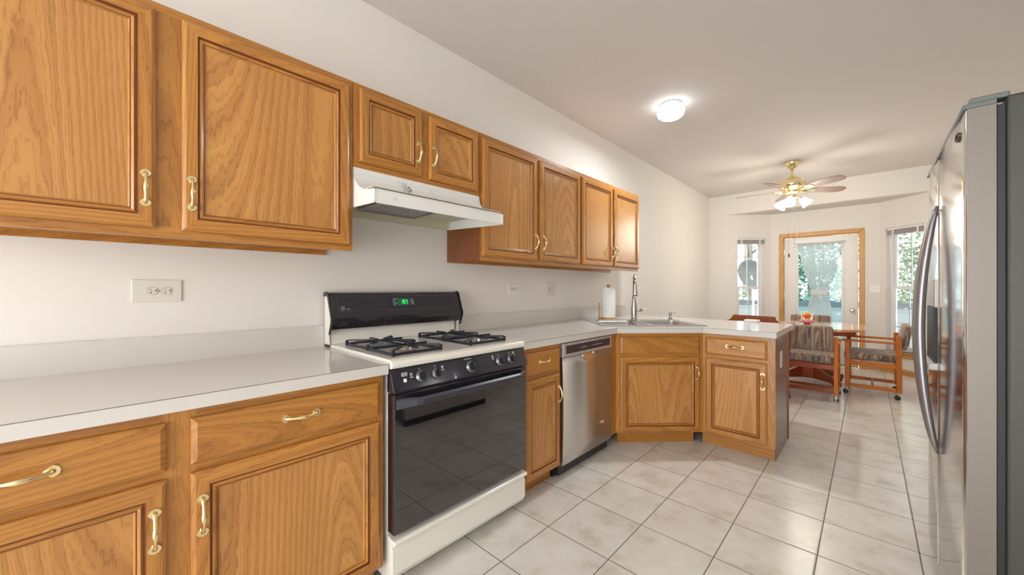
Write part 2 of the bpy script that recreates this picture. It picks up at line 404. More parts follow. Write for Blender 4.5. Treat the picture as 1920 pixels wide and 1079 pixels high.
def blind(p0, rz, x0, x1, label):
    t = thing('mini_blind', label, 'window blind', (p0[0], p0[1], 0), rz, None)
    MB().box(x0+.006, x1-.006, .012, .05, WZ1-.03, WZ1-.002).build('headrail', VINYL, t, bevel=.002)
    m = MB()
    for k in range(16): m.box(x0+.01, x1-.01, .013, .048, WZ1-.034-k*.0042, WZ1-.0318-k*.0042)
    m.build('slats', simple('blind_slats', hexc(196, 190, 190), .5), t)
    MB().box(x0+.01, x1-.01, .016, .045, WZ1-.112, WZ1-.1015).build('bottom_rail', VINYL, t, bevel=.002)
    MB().box(x0+.07, x0+.09, .008, .0125, WZ1-.112, WZ1-.03).build('ladder_tape', VINYL, t)
    MB().box(x1-.09, x1-.07, .008, .0125, WZ1-.112, WZ1-.03).build('ladder_tape', VINYL, t)
    MB().tube([(x0+.05, .008, WZ1-.03), (x0+.055, .006, WZ1-.3), (x0+.05, .008, WZ1-.62)], .0035, 6).build('wand', VINYL, t)
    return t
blind(BL0, rzL, .181, .639, 'raised white mini blind at top of the narrow window left of the door')
blind(BR0, rzR, .084, .543, 'raised white mini blind at top of the narrow window right of the door')

# baseboards (oak) along the bay and far stubs
def bb(name, p0, p1, x0, x1):
    rz, L = frame_obj(p0, p1)
    struct(MB().prism([(-.014, 0), (-.0005, 0), (-.0005, .078), (-.006, .078), (-.014, .066)], x0, x1, 'x').build(name, OTX, loc=(p0[0], p0[1], 0), rot=(0, 0, rz)))
bb('baseboard_bay_left', BL0, BL1, .01, LL-.01)
bb('baseboard_center_left', BL1, BR0, .01, .924-.81)
bb('baseboard_center_right', BL1, BR0, 1.953-.81, LC-.01)
bb('baseboard_bay_right', BR0, BR1, .01, LR-.005)
bb('baseboard_far_right', (2.66, YF), (XR, YF), .0, .33)
bb('baseboard_far_left', (0, YF), (.263, YF), 0.015, .263)
struct(MB().box(.0005, .014, 3.97, YF, 0, .078).build('baseboard_left', OY, recenter=True))

# door with oak casing
DX0, DX1 = .989, 1.89
cs = MB()
def casing_leg(mb, xa, xb, z0, z1):
    mb.box(xa, xb, 7.55-.014, 7.549, z0, z1); 
c_ = MB()
W = .062
o0, o1, zt = .924, 1.953, 2.066
for pts in ([(o0, 0), (o0+W, 0), (o0+W, zt-W), (o0, zt)], [(o1-W, 0), (o1, 0), (o1, zt), (o1-W, zt-W)], [(o0, zt), (o0+W, zt-W), (o1-W, zt-W), (o1, zt)]):
    c_.prism(pts, 7.55-.018, 7.549, 'y')
struct(c_.build('trim_1', [OT], bevel=.005, label=None))
jm = MB().box(.980, DX0-.001, 7.551, 7.664, 0, 2.0).box(DX1+.001, 1.899, 7.551, 7.664, 0, 2.0).box(.980, 1.899, 7.551, 7.664, 2.0, 2.009)
struct(jm.build('trim_2', OT))
struct(MB().prism([(7.54, 0), (7.66, 0), (7.66, .012), (7.6, .022), (7.54, .006)], DX0, DX1, 'x').build('trim_3', BRASS))
dr = bpy.data.objects.new('door_1', None); C.objects.link(dr); dr.location = (1.44, 7.58, 0.022); dr['kind'] = 'structure'
gx0, gx1, gz0, gz1 = 1.164-1.44, 1.709-1.44, .40, 1.855
a0, a1 = DX0-1.44+.003, DX1-1.44-.003
sl = MB().box(a0, gx0, 0, .042, .002, 1.968).box(gx1, a1, 0, .042, .002, 1.968).box(gx0, gx1, 0, .042, .002, gz0).box(gx0, gx1, 0, .042, gz1, 1.968)
slab = sl.build('door_slab', TRIMW, dr)
MB().box(gx0-.022, gx0+.012, -.010, 0, gz0-.022, gz1+.022).box(gx1-.012, gx1+.022, -.010, 0, gz0-.022, gz1+.022).box(gx0+.012, gx1-.012, -.010, 0, gz1-.012, gz1+.022).box(gx0+.012, gx1-.012, -.010, 0, gz0-.022, gz0+.012).build('glass_bead', TRIMW, dr, bevel=.003)
MB().box(gx0, gx1, .018, .024, gz0, gz1).build('pane', DGL, dr)
kb = MB().lathe([(.030, 0), (.030, .004), (.012, .010), (.011, .030), (.020, .038), (.029, .050), (.026, .062), (.010, .068)], 20, (1.82-1.44, -.0, .83), R=Matrix.Rotation(PI/2, 3, 'X'))
kb.build('door_knob', BRASS, dr)
for z in (.25, 1.0, 1.7): MB().box(a0-.006, a0+.004, -.006, 0, z, z+.09).build('hinge', NICKEL, dr)

# ------------------------------------------------------------------ door curtain (sheer, tied in the middle)
ct = thing('door_curtain', 'sheer white curtain tied at its waist over the glass of the far door', 'curtain', (1.44, 7.535, 0))
NX, NZ = 150, 50
def curtain_pt(i, j):
    u = i/NX*2-1; v = j/NZ; z = 1.89-v*(1.89-.42)
    zz = (z-1.13)
    hw = .095+.18*min(1, abs(zz)/.72)**0.85 if zz > 0 else .095+.085*min(1, abs(zz)/.55)**0.8
    if z < 0.6: hw = .18
    x = u*hw; amp = .006+.010*(1-abs(zz)/.8)
    y = amp*math.sin(u*31+0.5*math.sin(u*5))
    return (x, y, z)
cv = [curtain_pt(i, j) for j in range(NZ+1) for i in range(NX+1)]
cf = [(j*(NX+1)+i, j*(NX+1)+i+1, (j+1)*(NX+1)+i+1, (j+1)*(NX+1)+i) for j in range(NZ) for i in range(NX)]
MB().add(cv, cf, 0, True).build('sheer_panel', SHEER, ct, loc=(0, 0, 0))
MB().prism([(-.03+.0*k, 0) for k in range(0)] or [(-.105, -.022), (.105, -.022), (.108, 0), (.105, .020), (-.105, .020), (-.108, 0)], 1.075, 1.155, 'z').build('tie_band', simple('tie_band_cloth', hexc(222, 222, 224), .9), ct, bevel=.006)
MB().tube([(-.3, 0, 1.893), (.3, 0, 1.893)], .006, 8).build('curtain_rod', VINYL, ct)

# ------------------------------------------------------------------ cabinet pieces
def rect_loops(w_, h_, prof):
    """prof: (inset, y) ; returns rings of 4 points"""
    return [[(d, y, d), (w_-d, y, d), (w_-d, y, h_-d), (d, y, h_-d)] for d, y in prof]
def cabinet_door(parent, x, z, w_, h_, label=None):
    fw = .052
    prof = [(0, 0), (0, -.012), (.003, -.015), (.010, -.019), (fw-.012, -.019), (fw-.009, -.0135), (fw-.006, -.0135), (fw-.002, -.017), (fw+.004, -.0125), (fw+.007, -.0125), (fw+.011, -.0075)]
    L = rect_loops(w_, h_, prof); mb = MB(); vs = [p for r in L for p in r]; fs = []; ms = []
    for k in range(len(L)-1):
        gr = k in (4, 5, 8)
        for i in range(4):
            j = (i+1) % 4; fs.append((k*4+i, k*4+j, (k+1)*4+j, (k+1)*4+i)); ms.append(3 if gr else (1 if i in (0, 2) else 0))
    q = (len(L)-1)*4; fs.append((q, q+1, q+2, q+3)); ms.append(2)
    fs.append((3, 2, 1, 0)); ms.append(0)
    mb.v = vs; mb.f = fs; mb.m = ms; mb.sm = [False]*len(fs)
    return mb.build('door', [OV, OH, OP, GRV], parent, loc=(x, -.0005, z), label=label)
def drawer_front(parent, x, z, w_, h_, name='drawer'):
    L = rect_loops(w_, h_, [(0, 0), (0, -.010), (.003, -.013), (.013, -.019)]); mb = MB(); vs = [p for r in L for p in r]; fs = []
    for k in range(len(L)-1):
        for i in range(4):
            j = (i+1) % 4; fs.append((k*4+i, k*4+j, (k+1)*4+j, (k+1)*4+i))
    q = (len(L)-1)*4; fs.append((q, q+1, q+2, q+3)); fs.append((3, 2, 1, 0))
    mb.v = vs; mb.f = fs; mb.m = [0]*len(fs); mb.sm = [False]*len(fs)
    return mb.build(name, OH, parent, loc=(x, -.0005, z))
_hm = None
def handle_mesh():
    global _hm
    if _hm: return _hm
    m = MB(); N = 20; Lh = .096; path = []; rad = []
    for k in range(N+1):
        t = k/N; z = (t-.5)*Lh; y = -.004-.024*math.sin(PI*t)**0.75
        path.append((0, y, z)); rad.append(.0040+.0030*math.exp(-((t-.5)/.16)**2)+.0022*math.exp(-((t-.06)/.06)**2)+.0022*math.exp(-((t-.94)/.06)**2))
    m.tube(path, rad, 10)
    for s in (-1, 1):                       # scalloped fan foot
        pts = []
        for k in range(13):
            a = PI*k/12; r = .0135*(1+.10*abs(math.sin(2.5*a*2))); pts.append((r*math.cos(a)*.95, s*(Lh/2-.004+r*math.sin(a))))
        pts = [(-.003, s*(Lh/2-.016)), (.003, s*(Lh/2-.016))]+pts if True else pts
        m.prism(pts, -.0045, 0, 'y')
    _hm = m; return m
_hd = {}
def handle(parent, x, z, horiz=False):
    if 'd' not in _hd:
        o = handle_mesh().build('handle', BRASS, parent, loc=(0, 0, 0), label='brass pull handle'); _hd['d'] = o.data
    else:
        o = bpy.data.objects.new('handle', _hd['d']); C.objects.link(o); o.parent = parent; o['label'] = 'brass pull handle'
    o.location = (x, -.0189, z); o.rotation_euler = (0, PI/2, 0) if horiz else (0, 0, 0)
    return o
RZ = PI/2   # left-wall units: local x -> +Y, outward -y -> +X

def upper_cabinet(y0, y1, z0, z1, doors, label, left_side=False):
    t = thing('upper_cabinet', label, 'kitchen cabinet', (.314, y0, 0), RZ, 'oak wall cabinets')
    W_ = y1-y0
    b = MB().box(.0, W_, .019, .312, z0+.02, z1)               # carcass, bottom recessed behind the rail
    b.build('body', OV, t)
    f = MB()
    f.box(0, W_, 0, .0185, z1-.03, z1, 1).box(0, W_, 0, .0185, z0, z0+.035, 1)
    xs = [0]+[v for d in doors for v in (d[0]-y0+.012, d[1]-y0-.012)]+[W_]
    for a, b_ in zip(xs[0::2], xs[1::2]):
        if b_ > a+.002: f.box(a, b_, 0, .0185, z0+.035, z1-.03, 0)
    f.build('face_frame', [OV, OH], t)
    MB().box(0, W_, .30, .312, z0, z0+.02).build('hanging_rail', OH, t)
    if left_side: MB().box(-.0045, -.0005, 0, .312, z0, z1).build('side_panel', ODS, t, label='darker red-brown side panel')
    for d in doors:
        cd = cabinet_door(t, d[0]-y0, d[2], d[1]-d[0], d[3]-d[2])
        hz = d[4]; hx = (d[1]-d[0]-.024) if d[5] == 'R' else .024
        handle(cd, hx, hz-d[2])
    return t
zb, zt_ = 1.37, 2.073
upper_cabinet(-.55, .735, 1.344, 2.104, [(-.50, .094, zb, 2.075, 1.494, 'R'), (.158, .716, zb, 2.075, 1.496, 'L')], 'large two-door oak wall cabinet at far left above the wide outlet')
upper_cabinet(.738, 1.489, 1.722, 2.104, [(.763, 1.087, 1.749, 2.081, 1.865, 'R'), (1.133, 1.467, 1.747, 2.078, 1.868, 'L')], 'short two-door oak wall cabinet directly above the range hood')
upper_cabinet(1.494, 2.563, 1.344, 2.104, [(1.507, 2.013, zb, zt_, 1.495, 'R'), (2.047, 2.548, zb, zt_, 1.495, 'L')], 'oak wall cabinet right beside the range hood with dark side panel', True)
upper_cabinet(2.565, 3.61, 1.344, 2.104, [(2.579, 3.072, zb, zt_, 1.495, 'R'), (3.100, 3.600, zb, zt_, 1.492, 'L')], 'rightmost oak wall cabinet ending near the faucet')

def base_cabinet(loc, rz, W_, label, fronts, depth=.60, group='oak base cabinets', hollow=False, ext=0, kick=(0, 0)):
    t = thing('base_cabinet', label, 'kitchen cabinet', loc, rz, group)
    if hollow: b = MB().box(0, W_, .0195, .036, .10, .846)
    else: b = MB().box(0, W_, .0195, depth, .10, .846)
    b.build('body', OV, t)
    MB().box(kick[0], W_+kick[1], .075, .09, 0, .0995).build('toe_kick', OH, t)
    f = MB()
    f.box(0, W_, 0, .019, .815, .846, 1).box(0, W_, 0, .019, .10, .118, 1).box(0, W_, 0, .019, .655, .70, 1)
    xs = [-ext]+[v for d in fronts for v in (d[0]+.012, d[1]-.012)]+[W_]
    for a, b_ in zip(xs[0::2], xs[1::2]): f.box(a, b_, 0, .019, .118, .815, 0) if False else f.box(a, b_, -.0002, .0188, .10, .846, 0)
    f.build('face_frame', [OV, OH], t)
    for x0, x1, side, dh in fronts:
        dw = drawer_front(t, x0, .690, x1-x0, .128, 'drawer')
        if dh: handle(dw, (x1-x0)/2 if dh is True else dh, .072, True)
        cd = cabinet_door(t, x0, .112, x1-x0, .555)
        handle(cd, (x1-x0-.024) if side == 'R' else .024, .546-.112)
    return t
XF = .625
base_cabinet((XF, -.55, 0), RZ, 1.268, 'oak base cabinet left of the range with two drawers and two doors', [(.06, .648, 'R', .35), (.697, 1.248, 'L', True)])
base_cabinet((XF, 1.516, 0), RZ, .353, 'narrow oak base cabinet between the range and the dishwasher', [(.022, .336, 'R', True)])
sb = base_cabinet((XF, 2.569, 0), PI/4, .659, 'angled oak sink cabinet in the corner beneath the sink', [(.030, .628, 'R', False)], hollow=True, kick=(.033, -.033))
fi = MB().box(-.074, -.0005, 0, .016, .10, .846).build('corner_filler', OV, sb, loc=(0, 0, 0))
fi.rotation_euler = (0, 0, PI/4)
pn = base_cabinet((1.091, 3.035, 0), 0, .4375, 'oak base cabinet at the open end of the peninsula', [(.022, .405, 'R', True)], kick=(-.025, 0))
# glossy brown laminate end panel of the peninsula
MB().prism([(0, .10), (.06, .10), (.06, 0), (.605, 0), (.605, .846), (0, .846)], .4380, .4435, 'x').build('end_panel', simple('brown_end_panel', hexc(112, 66, 52), .32, coat=.35), pn, label='glossy reddish brown end panel')
MB().box(.4437, .449, .585, .606, 0, .846).build('corner_trim', ODS, pn)
MB().box(.4376, .4495, -.0006, .014, .10, .846).build('front_trim', OV, pn)
bp_ = MB().box(1.0-1.091-.95, .438, .606, .615, 0, .846).build('back_panel', OV, pn)

# ------------------------------------------------------------------ countertops
def seam(parent, pts, z=.8865):
    m = MB()
    for (xa, ya), (xb, yb) in zip(pts[:-1], pts[1:]):
        d = Vector((xb-xa, yb-ya)); nrm = Vector((d.y, -d.x)).normalized()*.0006
        m.prism([(xa, ya), (xb, yb), (xb+nrm.x, yb+nrm.y), (xa+nrm.x, ya+nrm.y)], z-.0018, z-.0002, 'z')
    return m.build('edge_seam', SEAM, parent)
t = thing('countertop', 'grey-white laminate countertop left of the range', 'countertop', (0, 0, 0))
MB().box(.0005, .654, -.60, .725, .8475, .887).build('worktop', LAM, t)
MB().box(.0005, .020, -.60, .725, .8872, .992).build('backsplash', LAM, t)
seam(t, [(.654, -.60), (.654, .725)])
t = thing('countertop', 'grey-white laminate countertop wrapping the sink corner and the peninsula', 'countertop', (0, 0, 0))
ctp = [(.0005, 1.511), (.654, 1.511), (.654, 2.539), (1.108, 2.993), (1.554, 2.985), (1.554, 3.80), (.0005, 3.95)]
wt = MB().prism(ctp, .8475, .887).build('worktop', LAM, t, recenter=False)
MB().box(.0005, .020, 1.511, 3.94, .8872, .992).build('backsplash', LAM, t)
seam(t, [(.654, 1.511), (.654, 2.539), (1.108, 2.993), (1.554, 2.985), (1.554, 3.80)])
# cut the sink opening (diagonal box)
SKO = (.881, 2.765); SKR = PI/4
cutter = MB().box(-.375, .395, .155, .60, .8, .95).build('cutter', DARK, loc=(SKO[0], SKO[1], 0), rot=(0, 0, SKR))
md = wt.modifiers.new('b', 'BOOLEAN'); md.object = cutter; md.solver = 'EXACT'
bpy.context.view_layer.update()
nm = bpy.data.meshes.new_from_object(wt.evaluated_get(bpy.context.evaluated_depsgraph_get())); wt.modifiers.clear(); wt.data = nm
bpy.data.objects.remove(cutter)

# ------------------------------------------------------------------ sink
sk = thing('kitchen_sink', 'stainless steel double-bowl sink set diagonally in the corner countertop', 'sink', (SKO[0], SKO[1], .887), SKR)
def rrect(x0, x1, y0, y1, r, z, n=5):
    pts = []
    for cx, cy, a in ((x1-r, y1-r, 0), (x0+r, y1-r, PI/2), (x0+r, y0+r, PI), (x1-r, y0+r, 1.5*PI)):
        for k in range(n+1):
            b_ = a+PI/2*k/n; pts.append((cx+r*math.cos(b_), cy+r*math.sin(b_), z))
    return pts
bowls = [(-.352, -.012, .175, .585), (.022, .375, .175, .585)]
X0, X1, Y0, Y1 = -.398, .422, .128, .718
rim = MB()
rim.box(X0, X1, Y0, .165, .0006, .005).box(X0, X1, .595, Y1, .0006, .005).box(X0, -.362, .165, .595, .0006, .005).box(.385, X1, .165, .595, .0006, .005).box(-.002, .012, .165, .595, .0006, .005)
for x0, x1, y0, y1 in bowls:
    outer = [(x0-.010, y0-.010), (x1+.010, y0-.010), (x1+.010, y1+.010), (x0-.010, y1+.010)]
    rin = rrect(x0, x1, y0, y1, .05, .004); rout = rrect(x0-.0101, x1+.0101, y0-.0101, y1+.0101, .0005, .005)
    rim.rings([rout, rin], 0, cap=False)
rim.build('rim', SINKM, sk)
for x0, x1, y0, y1 in bowls:
    rs = [rrect(x0, x1, y0, y1, .05, .004), rrect(x0+.006, x1-.006, y0+.006, y1-.006, .05, -.006), rrect(x0+.012, x1-.012, y0+.012, y1-.012, .055, -.13), rrect(x0+.035, x1-.035, y0+.035, y1-.035, .055, -.16), rrect((x0+x1)/2-.05, (x0+x1)/2+.05, (y0+y1)/2-.05, (y0+y1)/2+.05, .045, -.165)]
    m = MB().rings(rs, 0, cap=False)
    o = len(m.v)-24; m.f.append(tuple(o+i for i in range(24))); m.m.append(0); m.sm.append(False)
    bo = m.build('bowl', SINKM, sk, recenter=False)
    md = bo.modifiers.new('s', 'SOLIDIFY'); md.thickness = .0012; md.offset = -1
    MB().lathe([(.04, 0), (.04, .004), (.028, .005), (.02, .001)], 20, ((x0+x1)/2, (y0+y1)/2, -.1645)).build('drain', NICKEL, sk)

fc = thing('faucet', 'brushed nickel gooseneck pull-down faucet behind the sink', 'faucet', (SKO[0]+(.04-.665)*.7071, SKO[1]+(.04+.665)*.7071, .892), math.radians(30))
MB().lathe([(.032, 0), (.032, .006), (.0275, .012), (.0265, .03), (.029, .07), (.0285, .10), (.0225, .15), (.0175, .19), (.0145, .215)], 24).build('body', NICKEL, fc)
pth = [(0, 0, .20), (0, 0, .29)]
for k in range(0, 13):
    a = PI*k/12*1.02; pth.append((0, -.055+.055*math.cos(a), .33+.072*math.sin(a)))
MB().tube(pth, [.014, .012]+[.0118]*13, 14).build('spout', NICKEL, fc)
e_ = pth[-1]
MB().lathe([(.0125, .03), (.0145, .0), (.018, -.03), (.0215, -.09), (.021, -.108), (.017, -.112)], 18, (0, e_[1], e_[2]-.0)).build('spray_head', NICKEL, fc)
MB().tube([(.012, 0, .088), (.064, 0, .088)], .0165, 16).tube([(.064, 0, .088), (.085, 0, .090), (.112, 0, .096), (.126, -.004, .086)], [.0085, .005, .0052, .004], 10).build('lever_handle', NICKEL, fc)

sd = thing('soap_dispenser', 'small brushed nickel soap dispenser pump at back right of sink', 'soap dispenser', (SKO[0]+(.375-.665)*.7071, SKO[1]+(.375+.665)*.7071, .892), PI/4)
MB().lathe([(.021, 0), (.021, .004), (.015, .010), (.0115, .03), (.0115, .042), (.014, .046), (.014, .066), (.010, .072)], 18).build('pump', NICKEL, sd)
MB().tube([(0, 0, .062), (.03, -.004, .062), (.054, -.006, .060)], [.0055, .0045, .004], 8).build('nozzle', NICKEL, sd)

# ------------------------------------------------------------------ paper towel
PT = (.19, 3.245)
h = thing('paper_towel_holder', 'light wooden paper towel stand with round knob behind left bowl', 'paper towel holder', (*PT, .8872), PI/4)
MB().lathe([(.077, 0), (.078, .004), (.078, .012), (.072, .015)], 28, (-.0, 0, 0)).box(-.098, -.05, -.012, .012, 0, .012).build('base', PINE, h)
MB().tube([(0, 0, .012), (0, 0, .300)], .009, 12).build('post', PINE, h)
MB().lathe([(.008, .298), (.010, .303), (.019, .312), (.019, .322), (.012, .327)], 18).build('knob', PINE, h)
MB().tube([(-.090, 0, .01), (-.090, 0, .155)], .0055, 8).build('side_rod', PINE, h)
r = MB(); r.lathe([(.064, .0), (.064, .276), (.0635, .278), (.021, .278), (.0205, .276), (.0205, 0), (.064, 0)], 32, cap=False)
tag(r.build('paper_towel_roll', PAPER, loc=(*PT, .9030)), 'full white paper towel roll standing on the wooden stand beside the faucet', 'paper towels')

# white tray at the back of the peninsula
tr_ = MB(); pts = []
for cx, cy, a in ((.036, .022, 0), (-.036, .022, PI/2), (-.036, -.022, PI), (.036, -.022, 1.5*PI)):
    for k in range(5): b_ = a+PI/2*k/4; pts.append((cx+.018*math.cos(b_), cy+.018*math.sin(b_)))
tr_.prism(pts, 0, .020)
tag(tr_.build('tray', WPL, loc=(1.262, 3.785, .8872), rot=(0, 0, -.1), bevel=.003), 'small white rounded tray at the back edge of the peninsula countertop', 'tray')

# ------------------------------------------------------------------ outlets and switches
def oval(cx, cz, rx, rz, n=20, cutx=.82):
    return [(cx+max(-rx*cutx, min(rx*cutx, rx*math.cos(2*PI*k/n))), cz+rz*math.sin(2*PI*k/n)) for k in range(n)]
def plate(loc, rz, w_, h_, label, cat='outlet', mat=None, recs=(), toggles=(), screws=()):
    t = thing('wall_outlet' if cat == 'outlet' else ('light_switch' if cat == 'switch' else 'phone_jack'), label, cat, loc, rz)
    mat = mat or PLATE
    MB().prism([(-w_/2, -h_/2), (w_/2, -h_/2), (w_/2, h_/2), (-w_/2, h_/2)], -.005, 0, 'y').build('cover_plate', mat, t, bevel=.003)
    for (x, z, horiz) in recs:
        rr = MB().prism(oval(x, z, .0165, .0135) if horiz else oval(x, z, .0145, .0165, cutx=.9), -.0075, -.0055, 'y').build('receptacle', PLATE, t)
        m = MB(); q = .0002
        if horiz: m.box(x-.008, x-.001, -.0079, -.0071, z+.0045, z+.0065).box(x-.008, x+.000, -.0079, -.0071, z-.0055, z-.0035).box(x-.0047, x-.0027, -.0079, -.0071, z-.009, z-.0055).box(x+.007, x+.0115, -.0079, -.0071, z-.0015, z+.003)
        else: m.box(x-.0065, x-.0045, -.0079, -.0071, z, z+.008).box(x+.0045, x+.0065, -.0079, -.0071, z, z+.008).box(x-.002, x+.002, -.0079, -.0071, z-.011, z-.007)
        m.build('slots', DARK, t)
        ring = MB().prism(oval(x, z, .0178, .0148) if horiz else oval(x, z, .0158, .0178, cutx=.9), -.0058, -.0050, 'y'); ring.build('receptacle_gap', simple('plate_gap', hexc(150, 146, 140), .6) if 'plate_gap' not in bpy.data.materials else bpy.data.materials['plate_gap'], t)
    for (x, z) in toggles:
        MB().prism([(x-.004, z-.012), (x+.004, z-.012), (x+.004, z+.012), (x-.004, z+.012)], -.0062, -.005, 'y').build('toggle_slot', DARK if cat == 'outlet' else PLATE, t)
        MB().box(x-.003, x+.003, -.014, -.005, z+.001, z+.008).build('toggle', WPL, t, bevel=.001)
    if screws:
        for (x, z) in screws: MB().prism([(x+.0025*math.cos(a*PI/4), z+.0025*math.sin(a*PI/4)) for a in range(8)], -.0058, -.0049, 'y').build('screw', GREYP, t)
    return t
plate((.0006, .117, 1.167), RZ, .142, .086, 'wide ivory outlet plate with two sideways sockets above left counter', recs=[(-.014, 0, True), (.026, 0, True)], screws=[(.006, 0)])
plate((.0006, 2.122, 1.172), RZ, .122, .074, 'white outlet turned sideways on the wall right of the range', mat=WPL, recs=[(-.018, 0, True), (.018, 0, True)], screws=[(-.05, 0), (.05, 0)])
plate((.0006, 2.594, 1.170), RZ, .122, .122, 'square white double plate with a switch and outlet between range and sink', recs=[(.022, .02, False), (.022, -.018, False)], toggles=[(-.022, 0)], screws=[(-.022, .048), (-.022, -.048), (.022, .048), (.022, -.048)])
plate((.0006, 4.335, 1.158), RZ, .075, .118, 'narrow white phone jack plate on the wall right of the faucet', 'phone jack', WPL, toggles=[], screws=[(0, .04), (0, 0), (0, -.04)])
plate((1.5351, 3.29, .668), PI/2, .075, .118, 'white outlet on the brown end panel of the peninsula', mat=WPL, recs=[(0, .02, False), (0, -.02, False)], screws=[(0, 0)])
plate((2.059, 7.5494, 1.172), 0, .11, .11, 'white double light switch plate right of the far door', 'switch', WPL, toggles=[(-.023, 0), (.023, 0)])

# ------------------------------------------------------------------ range
rg = thing('gas_range', 'white and black gas range with four burners and dark glass oven door', 'range', (.0, .732, 0), 0)
W_ = .772      # runs along +Y, front faces +X ; local x = world X, local y = world Y offset
MB().box(.03, .625, .002, W_-.002, .035, .862).build('body', BISQ, rg, bevel=.003)
for x in (.08, .58):
    for y in (.05, W_-.05): MB().lathe([(.018, 0), (.018, .012), (.01, .014), (.01, .036)], 10, (x, y, 0)).build('foot', BLKM, rg)
ctop = MB()
ctop.prism([(.645, .8625), (.663, .866), (.667, .882), (.660, .894), (.640, .900), (.075, .900), (.055, .8625)], 0, W_, 'y')
ctop.build('cooktop', BISQ, rg, bevel=.004, seg=3)
# recessed wells under the burners, slightly darker rims
for gy0 in (.045, .415):
    MB().box(.16, .60, gy0+.02, gy0+.27, .9002, .9012).build('burner_well', BISQ, rg, bevel=.0004)
# grates and burners
def grate(y0):
    m = MB(); x0, x1, y1 = .165, .600, y0+.232; zt2, zb2 = .931, .9015
    b = .0055
    def bar(a, c, w_=.0034, z0=None, z1=zt2):
        z0 = z0 if z0 is not None else zt2-.010
        d = Vector((c[0]-a[0], c[1]-a[1])); nn = Vector((-d.y, d.x)).normalized()*w_
        m.prism([(a[0]+nn.x, a[1]+nn.y), (a[0]-nn.x, a[1]-nn.y), (c[0]-nn.x, c[1]-nn.y), (c[0]+nn.x, c[1]+nn.y)], z0, z1)
    mid = (x0+x1)/2
    for (a, c) in (((x0, y0), (x1, y0)), ((x0, y1), (x1, y1)), ((x0, y0), (x0, y1)), ((x1, y0), (x1, y1)), ((mid, y0), (mid, y1))):
        bar(a, c, .0040, zb2+.002, zt2-.016)
    for cx in ((x0+mid)/2, (mid+x1)/2):
        cy = (y0+y1)/2; hx = (mid-x0)/2; hy = (y1-y0)/2
        for dx, dy in ((1, 0), (-1, 0), (0, 1), (0, -1)):
            bar((cx+dx*hx, cy+dy*hy), (cx+dx*.028, cy+dy*.028))
        for dx, dy in ((1, 1), (-1, 1), (1, -1), (-1, -1)):
            bar((cx+dx*hx*.98, cy+dy*hy*.98), (cx+dx*.034, cy+dy*.034))
    for x in (x0, mid, x1):
        for y in (y0, y1): m.box(x-.006, x+.006, y-.006, y+.006, .9012, zt2-.004)
    g = m.build('grate', IRON, rg, bevel=.0012, label='black cast iron grate')
    for cx in ((x0+mid)/2, (mid+x1)/2):
        cy = (y0+y1)/2
        bb_ = MB().lathe([(.055, .9014), (.052, .903), (.036, .906), (.034, .914), (.026, .918), (.004, .919)], 24, (cx, cy, 0)).build('burner', simple('burner_metal', (.45, .43, .40), .35, .9) if 'burner_metal' not in bpy.data.materials else bpy.data.materials['burner_metal'], rg)
grate(.012+.03); grate(.012+.03+.405)
# control panel
pnl = MB().prism([(.628, .8615), (.651, .8615), (.683, .778), (.680, .772), (.628, .772)], .0, W_, 'y').build('control_panel', BLK, rg, bevel=.003)
sl_ang = math.atan2(.683-.651, .8615-.778)
def panel_pt(z): return .651+(.8615-z)*(.683-.651)/(.8615-.778)+.0005
RK = Matrix.Rotation(PI/2-sl_ang*1.0+0, 3, 'Y')
def knob(y, z, r=.021, dial=False):
    Rm = Matrix.Rotation(PI/2-sl_ang, 3, 'Y'); c = (panel_pt(z), y, z)
    m = MB().lathe([(r+.004, 0), (r+.004, .003), (r+.001, .005), (r-.001, .012), (r*.86, .0135)], 28, c, R=Rm, mi=0)
    m.lathe([(r*.86, .0137), (r*.82, .017), (r*.5, .0175)], 28, c, R=Rm, mi=1)
    if True:
        Wm = MB().box(-.004, .004, -r*.82, r*.82, .012, .026)
        vs = [Rm @ Vector((v[1], v[0], v[2])) + Vector(c) for v in Wm.v]
        m.add(vs, Wm.f, 1)
    k = m.build('knob', [simple('knob_silver', hexc(120, 122, 130), .3, .6) if 'knob_silver' not in bpy.data.materials else bpy.data.materials['knob_silver'], BLKM], rg)
    return k
kz = .818
for wy in (.861, .937, 1.31, 1.388): knob(wy-.732, kz)
knob(1.125-.732, kz, .024, True)
mk = MB()
def panel_mark(y, z, w_, h_):
    x = panel_pt(z)+.0003; s_ = (.683-.651)/(.8615-.778)
    mk.add([(x-h_/2*s_, y-w_/2, z+h_/2), (x-h_/2*s_, y+w_/2, z+h_/2), (x+h_/2*s_, y+w_/2, z-h_/2), (x+h_/2*s_, y-w_/2, z-h_/2),
            (x-.0008-h_/2*s_, y-w_/2, z+h_/2), (x-.0008-h_/2*s_, y+w_/2, z+h_/2), (x-.0008+h_/2*s_, y+w_/2, z-h_/2), (x-.0008+h_/2*s_, y-w_/2, z-h_/2)],
           [(0, 1, 2, 3), (7, 6, 5, 4), (0, 4, 5, 1), (3, 2, 6, 7), (0, 3, 7, 4), (1, 5, 6, 2)])
for wy in (.861, .937, 1.31, 1.388): panel_mark(wy-.732-.002, .848, .004, .004)
for wy, zz in ((.815, .836), (.968, .842), (1.268, .846), (1.415, .848)):
    for a, b_ in ((0, 0), (.006, 0), (0, .006), (.006, .006)): panel_mark(wy-.732+a, zz+b_-.006, .004, .004)
    panel_mark(wy-.732+.003, zz-.014, .014, .003)
for k in range(6): panel_mark(1.10-.732+k*.007, .853, .004, .003)
for k in range(14):
    a = 2*PI*k/14; panel_mark(1.125-.732+.0255*math.cos(a), .818+.0235*math.sin(a), .0015, .0015) if False else None
mk.build('panel_print', MARK, rg)
